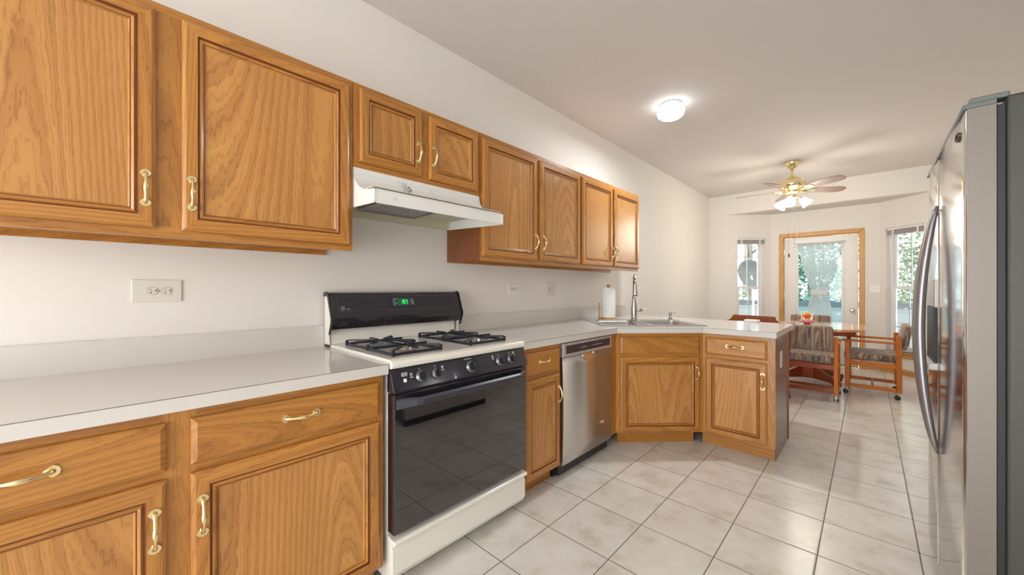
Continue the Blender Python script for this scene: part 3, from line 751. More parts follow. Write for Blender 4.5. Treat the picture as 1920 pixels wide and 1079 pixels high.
MB().box(panel_pt(.826)-.004, panel_pt(.826)+.004, .786-.732-.012, .786-.732+.012, .830, .846).build('rocker_frame', simple('rocker_grey', hexc(150, 150, 158), .4), rg, bevel=.002)
MB().box(panel_pt(.815)-.004, panel_pt(.815)+.007, .786-.732-.005, .786-.732+.006, .808, .822).build('rocker_switch', WPL, rg, bevel=.003)
# oven door
od = MB()
od.box(.6255, .672, .004, W_-.004, .225, .766).build('oven_door', simple('door_frame_black', hexc(44, 30, 34), .2, coat=.5), rg, bevel=.004)
MB().box(.6722, .6765, .006, W_-.006, .229, .715).build('door_glass', DGLASS, rg, bevel=.002)
MB().box(.6722, .6775, .006, W_-.006, .716, .763).build('door_header', BLK, rg, bevel=.002)
m = MB()
for k in range(7): m.box(.668, .6785, .13+k*.075, .13+k*.075+.062, .752, .757); 
m.build('door_vents', DARK, rg)
# wide flared handle
hb = MB(); xs_ = []
prof = [(.012, .678, .706, .750), (.060, .704, .714, .752), (.078, .716, .718, .751), (.100, .724, .719, .750)]
pr2 = prof+[(W_-a, b_, c, d) for a, b_, c, d in reversed(prof)]
rr = []
for y, x, z0_, z1_ in pr2: rr.append([(x-.014, y, z0_), (x+.004, y, z0_+.004), (x+.004, y, z1_-.008), (x-.006, y, z1_), (x-.014, y, z1_)])
hb.rings(rr, 0, smooth=False); hb.build('door_handle', simple('handle_charcoal', hexc(58, 58, 68), .32), rg, bevel=.0015)
# drawer
dwp = [(.6255, .055), (.655, .050), (.668, .075), (.668, .165), (.662, .172), (.662, .182), (.682, .190), (.686, .200), (.680, .208), (.660, .210), (.6255, .214)]
MB().prism(dwp, .0, W_-.002, 'y').build('storage_drawer', BISQ, rg, bevel=.004, seg=3)
# backguard
MB().prism([(.022, .900), (.078, .900), (.070, .915), (.066, .985), (.060, 1.0), (.022, 1.13)], .004, W_-.004, 'y').build('backguard_panel', BISQ, rg, bevel=.004)
cp = [(.020, 1.152), (.058, 1.156), (.072, 1.148), (.108, 1.048), (.116, 1.030), (.114, 1.010), (.100, .975), (.078, .972), (.071, .985), (.0285, 1.125)]
MB().prism(cp, -.002, .786, 'y').build('console', BLK, rg, bevel=.003)
ck = [(.022, .9002), (.080, .9002), (.072, .94), (.082, .962), (.102, 1.010), (.104, 1.028), (.093, 1.052), (.059, 1.137), (.022, 1.137)]
MB().prism(ck, -.0075, -.0022, 'y').build('backguard_cheek', BISQ, rg, bevel=.001)
MB().prism(ck, .7865, .791, 'y').build('backguard_cheek', BISQ, rg, bevel=.001)
big = [(.014, 1.156), (.060, 1.161), (.078, 1.152), (.114, 1.050), (.123, 1.030), (.120, 1.006), (.098, .952), (.084, .948), (.080, .958), (.101, 1.008), (.104, 1.028), (.094, 1.052), (.060, 1.138), (.014, 1.136)]
MB().prism(big, -.013, -.0078, 'y').build('end_cap', BLKM, rg, bevel=.003)
MB().prism(big, .7912, .796, 'y').build('end_cap', BLKM, rg, bevel=.003)
# console face is the slanted line (.072,1.148)->(.108,1.048)
fa = math.atan2(.108-.072, 1.148-1.048)
def face(y, s_, off=0.0): # s_ in metres down the slant from the top
    return Vector((.072+math.sin(fa)*s_+math.cos(fa)*off, y, 1.148-math.cos(fa)*s_+math.sin(fa)*off))
def face_rect(mb, y0, y1, s0, s1, off, th=.001, mi=0):
    a = [face(y0, s0, off), face(y1, s0, off), face(y1, s1, off), face(y0, s1, off)]; b = [face(y0, s0, off-th), face(y1, s0, off-th), face(y1, s1, off-th), face(y0, s1, off-th)]
    mb.add(a+b, [(0, 1, 2, 3), (7, 6, 5, 4), (0, 4, 5, 1), (3, 2, 6, 7), (0, 3, 7, 4), (1, 5, 6, 2)], mi)
LIN = simple('console_line', hexc(110, 108, 114), .4)
q = MB()
face_rect(q, .03, .756, .012, .0128, .0004); face_rect(q, .03, .756, .090, .0908, .0004); face_rect(q, .0295, .0303, .012, .0908, .0004); face_rect(q, .7555, .7563, .012, .0908, .0004)
q.build('console_outline', LIN, rg)
q = MB(); face_rect(q, .315, .462, .022, .078, .002, .002); q.build('clock_bezel', BLKM, rg)
q = MB(); face_rect(q, .318, .459, .025, .075, .0026, .0006); q.build('clock_panel', simple('clock_grey', hexc(58, 66, 78), .35), rg)
q = MB(); face_rect(q, .352, .418, .032, .068, .0032, .0006); q.build('clock_screen', simple('clock_screen', hexc(6, 40, 22), .3, emit=(0.0, .28, .08), es=.35), rg)
seg = {'1': 'bc', '5': 'afgcd', '7': 'abc'}
q = MB()
for i, ch in enumerate('157'):
    yo = .374+i*.0145; so = .039; hw, hh, th = .010, .022, .0022
    S = {'a': (yo, yo+hw, so, so+th), 'd': (yo, yo+hw, so+hh-th, so+hh), 'g': (yo, yo+hw, so+hh/2-th/2, so+hh/2+th/2), 'f': (yo, yo+th, so, so+hh/2), 'e': (yo, yo+th, so+hh/2, so+hh), 'b': (yo+hw-th, yo+hw, so, so+hh/2), 'c': (yo+hw-th, yo+hw, so+hh/2, so+hh)}
    for k in seg[ch]: face_rect(q, *S[k], .0037, .0004)
q.build('clock_digits', simple('green_digits', (0, .2, .05), .4, emit=(.05, 1.0, .15), es=2.2), rg, label='green digits 157')
q = MB()
for (yy, ss) in ((.328, .032), (.340, .032), (.328, .044), (.328, .056), (.340, .056), (.328, .066), (.440, .036), (.436, .046), (.446, .046), (.440, .058), (.448, .058)): face_rect(q, yy, yy+.008, ss, ss+.003, .0032, .0005)
q.build('clock_buttons', MARK, rg)
q = MB()
for k in range(24):
    a, b_ = 2*PI*k/24, 2*PI*(k+1)/24
    for r0, r1 in ((.0085, .010),):
        pts = [(r1*math.cos(a), r1*math.sin(a)), (r1*math.cos(b_), r1*math.sin(b_)), (r0*math.cos(b_), r0*math.sin(b_)), (r0*math.cos(a), r0*math.sin(a))]
        A = [face(.05+p[0], .076+p[1], .0010) for p in pts]; Bq = [face(.05+p[0], .076+p[1], .0004) for p in pts]
        q.add(A+Bq, [(0, 1, 2, 3), (7, 6, 5, 4), (0, 4, 5, 1), (3, 2, 6, 7)])
for k in range(3): face_rect(q, .068+k*.006, .072+k*.006, .079, .083, .0010, .0006)
q.build('round_emblem', simple('emblem_silver', hexc(190, 190, 196), .3, .5), rg)
ft = PI/2-fa
text('GE', 'emblem_letters', .010, bpy.data.materials['emblem_silver'], rg, tuple(face(.05, .076, .0008)), (PI/2-fa, 0, PI/2), .0003)
# vents of the console underside edge
q = MB()
for y0, y1 in ((.07, .165), (.172, .27), (.277, .47), (.477, .575), (.582, .69)):
    q.prism([(.104, .984), (.1145, 1.008), (.1155, 1.0075), (.105, .983)], y0, y1, 'y')
q.build('console_vents', DARK, rg)

# ------------------------------------------------------------------ range hood
hd = thing('range_hood', 'white curved under-cabinet range hood above the gas range', 'range hood', (0, .738, 0))
HW = .749
cur = [(.316, 1.7215)]
for k in range(1, 9):
    a = k/8*PI/2; cur.append((.316+.178*(1-math.cos(a)), 1.592+.1295*(1-math.sin(a))))
th = .004
outer = cur+[(.512, 1.590), (.512, 1.531)]
shell = MB(); 
inner = [(.508, 1.531), (.508, 1.586), (.49, 1.588)]+[(p[0]-.003, p[1]-.004) for p in reversed(cur[1:])]+[(.313, 1.7175)]
shell.prism(outer+inner, 0, HW, 'y')
shell.box(.001, .316, 0, HW, 1.7175, 1.7215)
shell.build('hood_shell', HOODM, hd)
side = cur+[(.512, 1.590), (.512, 1.531), (.001, 1.553), (.001, 1.7215)]
MB().prism(side, -.0012, .0022, 'y').build('side_wall', HOODM, hd)
MB().prism(side, HW-.0022, HW+.0012, 'y').build('side_wall', HOODM, hd)
MB().prism([(.5122, 1.590), (.5158, 1.590), (.5158, 1.586), (.5128, 1.5855), (.5128, 1.536), (.5158, 1.535), (.5158, 1.531), (.5122, 1.531)], 0, HW, 'y').box(.5122, .5158, -.001, .005, 1.531, 1.590).box(.5122, .5158, HW-.005, HW+.001, 1.531, 1.590).build('front_lip', HOODM, hd)
MB().box(.003, .500, .004, HW-.004, 1.600, 1.604).box(.003, .03, .004, HW-.004, 1.555, 1.6).build('underside_pan', simple('hood_pan', hexc(206, 202, 180), .45), hd)
fl = MB().prism([(.13, 1.572), (.40, 1.582), (.40, 1.586), (.13, 1.576)], .12, .42, 'y')
def mesh_mat():
    m, n, l, b = newmat('filter_mesh'); tc = n.new('ShaderNodeTexCoord'); f = noise(n, l, tc.outputs['Object'], 260, 2)
    r = ramp(n, [(.42, hexc(70, 66, 70)), (.6, hexc(190, 186, 190))]); l.new(f, r.inputs[0]); l.new(r.outputs[0], b.inputs['Base Color']); b.inputs['Metallic'].default_value = .5; b.inputs['Roughness'].default_value = .4; return m
fo = fl.build('grease_filter', mesh_mat(), hd)
MB().box(.12, .13, .11, .43, 1.568, 1.60).box(.40, .41, .11, .43, 1.576, 1.60).box(.12, .41, .105, .118, 1.57, 1.60).box(.12, .41, .422, .435, 1.57, 1.60).build('filter_frame', simple('filter_rim', hexc(170, 166, 160), .3, .8), hd)
# curved printed lines and a sticker on the hood face
ln = MB()
def hoodpt(t_, y, off=.0006):
    a = t_*PI/2; return Vector((.316+.178*(1-math.cos(a))+off, y, 1.592+.1295*(1-math.sin(a))+off))
for ys, wd in ((.215, .0012), (.40, .0012)):
    p = []
    for k in range(13):
        t_ = .10+k/12*.86; p.append((t_, ys+.10*t_**1.5))
    for (ta, ya), (tb, yb_) in zip(p[:-1], p[1:]):
        ln.add([hoodpt(ta, ya), hoodpt(ta, ya+wd*1.4), hoodpt(tb, yb_+wd*1.4), hoodpt(tb, yb_), hoodpt(ta, ya, 0), hoodpt(ta, ya+wd, 0), hoodpt(tb, yb_+wd, 0), hoodpt(tb, yb_, 0)], [(0, 1, 2, 3), (0, 4, 5, 1), (1, 5, 6, 2), (3, 2, 6, 7), (0, 3, 7, 4)])
ln.build('face_lines', simple('hood_grey_print', hexc(176, 180, 180), .4), hd)
st = MB()
def srect(t0, t1, y0, y1): st.add([hoodpt(t0, y0, .0008), hoodpt(t0, y1, .0008), hoodpt(t1, y1, .0008), hoodpt(t1, y0, .0008), hoodpt(t0, y0, 0), hoodpt(t0, y1, 0), hoodpt(t1, y1, 0), hoodpt(t1, y0, 0)], [(0, 1, 2, 3), (0, 4, 5, 1), (1, 5, 6, 2), (3, 2, 6, 7), (0, 3, 7, 4)])
srect(.12, .42, .240, .242); srect(.12, .40, .256, .258); srect(.20, .24, .268, .280); srect(.30, .38, .264, .270); srect(.25, .34, .276, .284); srect(.40, .42, .258, .29)
st.build('rating_sticker', simple('sticker_print', hexc(90, 92, 96), .5), hd)
MB().lathe([(.010, 0), (.010, .0006)], 20, (.5128, .095, 1.562), R=Matrix.Rotation(PI/2, 3, 'Y')).build('round_emblem', simple('pale_emblem', hexc(214, 210, 210), .3), hd)

# ------------------------------------------------------------------ dishwasher
dwt = thing('dishwasher', 'stainless steel dishwasher between the narrow cabinet and sink cabinet', 'dishwasher', (.0, 1.879, 0))
DW = .608
MB().box(.05, .60, .005, DW-.005, .02, .835).build('tub', BLKM, dwt)
MB().box(.52, .56, .0, DW, .0, .085).build('kick_plate', BLKM, dwt, bevel=.002)
dd = MB()
N = 10; pts = [(.601, .088)]+[(.632+.008*math.sin(PI*k/N), .088+(.752-.088)*k/N) for k in range(N+1)]+[(.601, .752)]
dd.prism(pts, .006, DW-.006, 'y', smooth=True)
door = dd.build('door', STEELH, dwt)
MB().box(.601, .640, .006, DW-.006, .7525, .838).build('control_fascia', brushed('fascia_steel', (.50, .48, .50), .4, 'Y', .1, .4), dwt, bevel=.004)
MB().box(.6395, .6415, .035, DW-.035, .772, .822).build('control_strip', simple('strip_plum', hexc(58, 50, 62), .25), dwt)
q = MB()
for k in range(3): q.box(.6414, .642, .20+k*.028, .212+k*.028, .792, .797)
for k in range(8): q.box(.6414, .642, .325+k*.018, .334+k*.018, .794, .798)
q.box(.6414, .642, .40, .404, .81, .813); q.box(.6414, .642, .235, .238, .808, .811)
q.build('control_print', MARK, dwt)
MB().box(.6414, .642, .278, .312, .789, .805).build('display_window', DARK, dwt)
cup = MB(); pts = [(.215, .752)]+[(.285+.07*math.cos(PI+PI*k/14)*1.0, .752+.048*math.sin(PI+PI*k/14)) for k in range(1, 14)]+[(.355, .752)]
rA = [(.6412, a, b_) for a, b_ in pts]; rB = [(.6425, (a-.285)*.86+.285, (b_-.752)*.82+.752) for a, b_ in pts]; rC = [(.630, (a-.285)*.8+.285, (b_-.752)*.74+.752) for a, b_ in pts]
cup.rings([rA, rB, rC], 0, cap=True, smooth=False); cup.build('handle_pocket', simple('pocket_chrome', (.78, .74, .68), .12, 1.0), dwt)
q = MB(); 
for r0, r1, x_ in ((.0, .024, .0008), ):
    q.prism([(.475+.022*math.cos(2*PI*k/20), .245+.0095*math.sin(2*PI*k/20)) for k in range(20)], .630, .6395, 'x')
q.build('oval_badge', simple('badge_silver', hexc(226, 224, 224), .25, .4), dwt)

# ------------------------------------------------------------------ refrigerator
fr = thing('refrigerator', 'tall side-by-side refrigerator with mirror-like stainless doors at right edge', 'refrigerator', (2.19, 1.69, 0))
FH = 1.722
MB().box(.078, .76, 0, .94, .03, FH-.012).build('cabinet', simple('fridge_side_grey', hexc(66, 68, 62), .45, .3), fr, bevel=.006)
MB().box(.064, .0775, .012, .928, .05, FH-.03).build('door_gasket', DARK, fr)
def fdoor(y0, y1, nm):
    # slightly bowed door front
    N = 10; pts = []
    for k in range(N+1):
        u = k/N; y = y0+(y1-y0)*u; pts.append((.010*(2*u-1)**2*(1 if True else 0)*.6, y))
    poly = pts+[(.0625, y1), (.0625, y0)]
    return MB().prism(poly, .06, FH-.028, 'z', smooth=True).build(nm, STEELF, fr, bevel=.003)
fz = fdoor(.003, .566, 'fridge_door'); ff = fdoor(.573, .937, 'freezer_door')
# side skin strips of the near door
MB().box(.0085, .060, -.0006, .0028, .062, FH-.03).build('door_side', STEELD, fr)
MB().box(.0, .062, .003, .566, FH-.028, FH-.014).box(.0, .062, .573, .937, FH-.028, FH-.014).build('door_top_cap', GREYP, fr, bevel=.002)
for y in (.006, .88): MB().box(.012, .085, y, y+.05, FH-.0138, FH+.002).build('hinge_cover', GREYP, fr, bevel=.004)
MB().box(.02, .07, .01, .93, .0, .055).build('base_grille', BLKM, fr)
for y, nm in ((.530, 'a'), (.612, 'b')):
    p = []; rd = []
    for k in range(29):
        u = k/28; z = .53+(1.50-.53)*u; x = -.002-.048*math.sin(PI*u)**0.8
        p.append((x, y, z)); rd.append(.005+.0115*math.sin(PI*u)**.45)
    MB().tube(p, rd, 12, flat=(1.45, 1.0)).build('door_handle', brushed('handle_steel', (.34, .33, .35), .38, 'Z', .06, .75), fr)
# dispenser on the freezer door
MB().box(-.004, .01, .62, .86, 1.10, 1.213).build('dispenser_panel', simple('dispenser_trim', hexc(178, 168, 158), .35, .3), fr, bevel=.002)
MB().box(-.0045, .01, .62, .86, .872, 1.098).build('dispenser_recess', DARK, fr)
MB().box(-.022, .01, .61, .87, .842, .870).build('dispenser_tray', WPL, fr, bevel=.004)
# brand badge: oval swirl and dashes (lettering too small to read)
q = MB()
for k in range(20):
    a, b_ = 2*PI*k/20, 2*PI*(k+1)/20
    q.add([(-.0004, .112+.030*math.cos(a), 1.645+.013*math.sin(a)), (-.0004, .112+.030*math.cos(b_), 1.645+.013*math.sin(b_)), (-.0004, .112+.024*math.cos(b_), 1.645+.009*math.sin(b_)), (-.0004, .112+.024*math.cos(a), 1.645+.009*math.sin(a)),
           (.008, .112+.030*math.cos(a), 1.645+.013*math.sin(a)), (.008, .112+.030*math.cos(b_), 1.645+.013*math.sin(b_))], [(0, 1, 2, 3), (0, 4, 5, 1)])
q.build('oval_badge', simple('badge_grey', hexc(92, 88, 84), .4, .4), fr)

# ------------------------------------------------------------------ ceiling light
FL = (.775, 3.245)
cl = thing('ceiling_light', 'small round white flush ceiling light glowing over the kitchen', 'ceiling light', (*FL, ZC))
MB().lathe([(.088, 0), (.092, -.004), (.092, -.016), (.088, -.020), (.088, -.030), (.080, -.034)], 36).build('base_ring', simple('fixture_white', hexc(214, 226, 226), .4), cl)
LGLOW = simple('lit_glass', (.9, .95, .95), .3, emit=(.93, .99, 1.0), es=5.0)
MB().lathe([(.082, -.034), (.104, -.046), (.109, -.068), (.102, -.092), (.080, -.110), (.045, -.121), (.004, -.124)], 36).build('glass_dome', LGLOW, cl)
fd = area('flush_light_downlight', (FL[0], FL[1], ZC-.1265), (0, 0, 0), .08, .08, 17, (.95, .98, 1.0)); fd.data.shape = 'DISK'


# ------------------------------------------------------------------ ceiling fan
FN = (1.31, 5.74)
fn = thing('ceiling_fan', 'brass five-blade ceiling fan with lit glass shades over the dining table', 'ceiling fan', (*FN, 0))
MB().lathe([(.078, ZC-.001), (.080, ZC-.012), (.066, ZC-.045), (.040, ZC-.080), (.020, ZC-.092)], 28).build('canopy', BRASS2, fn)
MB().lathe([(.0125, ZC-.09), (.0125, 2.59), (.016, 2.575), (.03, 2.55), (.05, 2.535)], 16).build('downrod', BRASS2, fn)
MB().lathe([(.04, 2.545), (.075, 2.533), (.115, 2.510), (.138, 2.475), (.142, 2.440), (.130, 2.415), (.115, 2.405), (.090, 2.398), (.085, 2.375)], 36).build('motor_housing', BRASS2, fn)
MB().lathe([(.085, 2.375), (.090, 2.360), (.070, 2.345), (.045, 2.335), (.050, 2.30), (.040, 2.28), (.012, 2.268)], 28).build('light_kit_hub', BRASS2, fn)
BLADE = oak('blade_wood', 'X', light=(150, 122, 112), dark=(108, 84, 78), bands=4, linew=.2, rough=.22)
for k in range(5):
    az = math.radians(36+72*k+2)
    Rb = Matrix.Rotation(az, 4, 'Z')
    m = MB()
    outl = [(.20, -.055), (.50, -.072), (.565, -.062), (.600, -.030), (.600, .030), (.565, .062), (.50, .072), (.20, .055), (.185, .03), (.185, -.03)]
    m.prism(outl, -.003, .003)
    b_ = m.build('blade', BLADE, fn, loc=(0, 0, 2.385), rot=(0, 0, 0))
    b_.rotation_euler = (Rb @ Matrix.Rotation(math.radians(-13), 4, 'X')).to_euler()
    i_ = MB(); i_.prism([(.10, -.018), (.17, -.020), (.20, -.045), (.26, -.040), (.26, .040), (.20, .045), (.17, .020), (.10, .018)], -.0095, -.0035)
    i_.tube([(.08, 0, -.006), (.12, 0, -.022), (.17, 0, -.008)], .007, 8)
    ib = i_.build('blade_iron', BRASS2, fn, loc=(0, 0, 2.385)); ib.rotation_euler = b_.rotation_euler
SHADE = simple('lit_shade', (.95, .93, .86), .35, emit=(1.0, .94, .80), es=3.0)
for k in range(3):
    az = math.radians(27+120*k); dr_ = Vector((math.cos(az), math.sin(az), 0))
    st_ = dr_*.045+Vector((0, 0, 2.30)); el = dr_*.085+Vector((0, 0, 2.285))
    MB().tube([st_, dr_*.07+Vector((0, 0, 2.302)), el], .009, 8).build('lamp_arm', BRASS2, fn)
    ax = (dr_*.72+Vector((0, 0, -.69))).normalized()
    Rs = ax.to_track_quat('Z', 'Y').to_matrix()
    MB().lathe([(.018, -.004), (.022, .004), (.022, .018)], 18, el, R=Rs).build('lamp_socket', BRASS2, fn)
    MB().lathe([(.022, .012), (.034, .022), (.044, .05), (.052, .082), (.066, .112), (.064, .112), (.050, .08), (.040, .05), (.020, .02)], 24, el, R=Rs).build('lamp_shade', SHADE, fn, label='glowing white glass shade')
for dx, dy, zb3, r3 in ((.02, .02, 1.70, 0), (-.028, -.028, 1.60, 0)):
    MB().tube([(dx, dy, 2.29), (dx, dy, zb3)], .0012, 6).build('pull_chain', GREYP, fn)
MB().lathe([(.004, 1.700), (.018, 1.695), (.018, 1.689), (.004, 1.684)], 14, (.02, .02, 0)).build('pull_fob', NICKEL, fn)
MB().lathe([(.004, 1.604), (.008, 1.598), (.008, 1.565), (.004, 1.560)], 10, (-.028, -.028, 0)).build('pull_fob', BLKM, fn)
point('fan_light_glow', (FN[0], FN[1], 2.02), 36, (1.0, .92, .78), .30)

# ------------------------------------------------------------------ dining table
TC = (1.44, 6.06)
tb = thing('dining_table', 'octagonal wooden pedestal dining table under the ceiling fan', 'table', (*TC, 0))
hx, hy, ch = .525, .57, .19
octo = [(-hx+ch, -hy), (hx-ch, -hy), (hx, -hy+ch), (hx, hy-ch), (hx-ch, hy), (-hx+ch, hy), (-hx, hy-ch), (-hx, -hy+ch)]
MB().prism(octo, .690, .722).build('tabletop', TBL, tb, bevel=.009, seg=3)
MB().prism([(p[0]*.86, p[1]*.86) for p in octo], .640, .6895).build('apron', RED, tb)
ped = MB()
ped.box(-.09, .09, -.025, .025, .09, .64).box(-.025, .025, -.09, .09, .09, .64)
ped.prism([(-.085, -.085), (.085, -.085), (.085, .085), (-.085, .085)], .06, .64)
ped.build('pedestal', RED, tb, bevel=.006)
for k in range(4):
    f_ = MB().prism([(.086, .06), (.086, .21), (.13, .20), (.40, .095), (.44, .085), (.44, .035), (.38, .035), (.34, .06)], -.022, .022, 'y')
    o = f_.build('pedestal_foot', RED, tb, loc=(0, 0, 0)); o.rotation_euler = (0, 0, math.radians(45+90*k))
    a = math.radians(45+90*k)
    MB().lathe([(.018, 0), (.020, .004), (.016, .034)], 12, (.415*math.cos(a), .415*math.sin(a), 0)).build('foot_glide', BLKM, tb)

# lotus ornament
lo = thing('lotus_ornament', 'glass orb with red centre on a pink lotus flower on the dining table', 'ornament', (1.43, 6.0, .7222))
PINK = simple('pink_petal', hexc(255, 165, 205), .3, coat=.5); PINK2 = simple('light_pink_petal', hexc(255, 195, 210), .3, coat=.5)
MB().lathe([(.038, 0), (.040, .006), (.030, .014), (.026, .026)], 20).build('base', simple('red_base', hexc(200, 50, 70), .3), lo)
for ring_, (n_, rr_, zz_, mt) in enumerate(((10, .098, .040, PINK), (8, .072, .060, PINK2))):
    for k in range(n_):
        a = 2*PI*k/n_+ring_*.3; m = MB(); rows = []
        for j in range(7):
            u = j/6; r_ = .022+(rr_-.022)*u; z_ = .020+zz_*u**1.4+.0; wd_ = .022*math.sin(PI*min(1, u*.9+.12))**.8+.0006
            rows.append([(r_*math.cos(a)-s2*wd_*math.sin(a), r_*math.sin(a)+s2*wd_*math.cos(a), z_-.004*(1-abs(s2))+dz) for s2, dz in ((-1, .0), (0, -.002), (1, .0), (0, .0022))])
        m.rings(rows, 0); m.build('petal', mt, lo)
def orb_mat():
    m, n, l, b = newmat('amber_orb'); b.inputs['Base Color'].default_value = (1.0, .80, .38, 1); b.inputs['Roughness'].default_value = .04
    b.inputs['Transmission Weight'].default_value = .85; b.inputs['IOR'].default_value = 1.2; return m
MB().ball((0, 0, .105), .060, .060, .060, 24).build('orb', orb_mat(), lo)
MB().ball((0, 0, .105), .034, .034, .026, 16).build('orb_heart', simple('red_heart', hexc(225, 50, 30), .3), lo)

# ------------------------------------------------------------------ rolling dining chairs (front faces local +y)
def soften(mb_pts): return mb_pts
def cushion(name, x0, x1, y0, y1, z0, z1, parent, rotx=0, origin=None, r=.03):
    m = MB().box(x0, x1, y0, y1, z0, z1)
    o = m.build(name, FAB, parent, bevel=r, seg=5)
    for p in o.data.polygons: p.use_smooth = True
    if rotx: o.rotation_euler = (rotx, 0, 0)
    return o
CASTG = simple('caster_cream', hexc(226, 210, 176), .3)
def make_chair(label, loc, rz):
    t = thing('dining_chair', label, 'chair', (loc[0], loc[1], 0), rz, 'rolling dining chairs')
    for s in (-1, 1):
        xa, xb = (s*.27, s*.236) if s < 0 else (s*.236, s*.27)
        MB().box(xa, xb, .185, .225, .07, .585).build('front_post', OCH, t, bevel=.005)
        MB().prism([(-.225, .07), (-.185, .07), (-.178, .42), (-.178, .66), (-.188, .672), (-.212, .672), (-.222, .66), (-.225, .42)], xa, xb, 'x').build('rear_post', OCH, t, bevel=.005)
        MB().box(xa-.012, xb+.012, -.178, .245, .5855, .606).build('armrest', OCHX, t, bevel=.006)
        MB().box(xa+.003, xb-.003, -.18, .185, .325, .375).build('side_rail', OCHX, t, bevel=.003)
        MB().box(xa+.003, xb-.003, -.18, .185, .080, .118).build('stretcher', OCHX, t, bevel=.003)
        for y in (-.205, .205):
            cst = MB().lathe([(.008, .04), (.008, .072)], 10, (s*.253, y, 0)).box(s*.253-.016, s*.253+.016, y-.014, y+.02, .026, .044).build('caster', CASTG, t, bevel=.004)
            iv = cst.location
            wv = MB()
            for sx in (-1, 1):
                wv.lathe([(.004, -.006), (.022, -.006), (.024, 0), (.022, .006), (.004, .006)], 16, (s*.253+sx*.015-iv.x, y+.012-iv.y, .0242-iv.z), R=Matrix.Rotation(PI/2, 3, 'Y'))
            wv.build('wheel', BLKM, cst)
    MB().box(-.236, .236, .19, .215, .325, .375).build('front_rail', RED, t, bevel=.003)
    MB().box(-.236, .236, -.215, -.19, .325, .375).build('rear_rail', RED, t, bevel=.003)
    MB().box(-.236, .236, -.012, .012, .09, .115).build('cross_stretcher', RED, t, bevel=.003)
    MB().box(-.236, .236, -.222, -.20, .080, .118).build('rear_stretcher', RED, t, bevel=.003)
    cushion('seat', -.234, .234, -.20, .235, .376, .468, t)
    bk_ = cushion('backrest', -.2345, .2345, -.265, -.195, .52, .79, t, rotx=math.radians(10))
    MB().box(-.236, .236, -.20, -.182, .535, .575).build('back_support', RED, t)
    return t
make_chair('wheeled armchair with striped cushions, back to camera, at near side of table', (1.495, 5.36), 0)
make_chair('wheeled armchair at right side of the table, seen from its side near the window', (2.025, 5.93), PI/2)
make_chair('wheeled armchair at far side of the table in front of the door', (1.37, 6.80), PI)

# captain's chair whose crest shows above the peninsula counter
cc = thing('wooden_chair', 'dark brown wooden chair whose crest rail shows above the peninsula counter', 'chair', (1.145, 4.76, 0), 0)
MB().prism([(-.23, -.22), (.23, -.22), (.26, .05), (.22, .24), (-.22, .24), (-.26, .05)], .42, .45).build('seat', RED, cc, bevel=.008)
for sx in (-1, 1):
    for sy in (-1, 1): MB().tube([(sx*.18, sy*.17, .42), (sx*.23, sy*.22, 0)], [.017, .014], 10).build('leg', RED, cc)
    MB().tube([(sx*.255, -.02, .45), (sx*.265, -.02, .80)], .012, 10).build('arm_post', RED, cc)
MB().prism([(-.30, .05), (-.26, -.20), (-.12, -.27), (.12, -.27), (.26, -.20), (.30, .05), (.24, .05), (.20, -.14), (.10, -.21), (-.10, -.21), (-.20, -.14), (-.24, .05)], .80, .824).build('arm_rail', RED, cc, bevel=.005)
MB().prism([(-.29, .8245), (.29, .8245), (.27, .838), (.21, .845), (.185, .862), (.175, .897), (-.190, .902), (-.21, .868), (-.235, .845), (-.27, .838)], -.255, -.228, 'y').build('crest_rail', simple('crest_brown', hexc(146, 76, 38), .25, coat=.4), cc, bevel=.005)
for k in range(6): MB().tube([(-.15+k*.06, -.235, .45), (-.15+k*.06, -.24, .80)], .008, 8).build('spindle', RED, cc)

# ------------------------------------------------------------------ outdoors
gd = MB().box(-14, 18, 7.69, 40, -.6, -.35).build('lawn', simple('pale_lawn', hexc(120, 128, 108), .9), recenter=False); struct(gd)
dk = MB().box(-1.5, 5.0, 7.70, 10.2, -.349, -.12).build('deck', simple('grey_deck', hexc(186, 186, 184), .8), recenter=False); struct(dk)
rl = thing('deck_railing', 'white panelled deck railing with a grey cap outside the bay', 'railing', (0, 10.0, -.12))
m = MB(); m.box(-1.4, 5.0, -.03, .03, .05, .92)
def siding():
    m_, n, l, b = newmat('white_boards'); tc = n.new('ShaderNodeTexCoord'); sp = n.new('ShaderNodeSeparateXYZ'); l.new(tc.outputs['Object'], sp.inputs[0])
    f = M_(n, l, 'LESS_THAN', M_(n, l, 'FRACT', M_(n, l, 'DIVIDE', sp.outputs['Z'], .2)), .06)
    l.new(rgbmix(n, l, f, hexc(112, 120, 120), hexc(88, 98, 100)), b.inputs['Base Color']); b.inputs['Roughness'].default_value = .6; return m_
m.build('panels', siding(), rl)
MB().box(-1.4, 5.0, -.06, .06, .93, 1.03).build('cap_rail', simple('cap_grey', hexc(62, 70, 76), .6), rl)
for k in range(5): MB().box(-1.4+k*1.58, -1.3+k*1.58, -.05, .05, 0, .93).build('post', VINYL, rl)

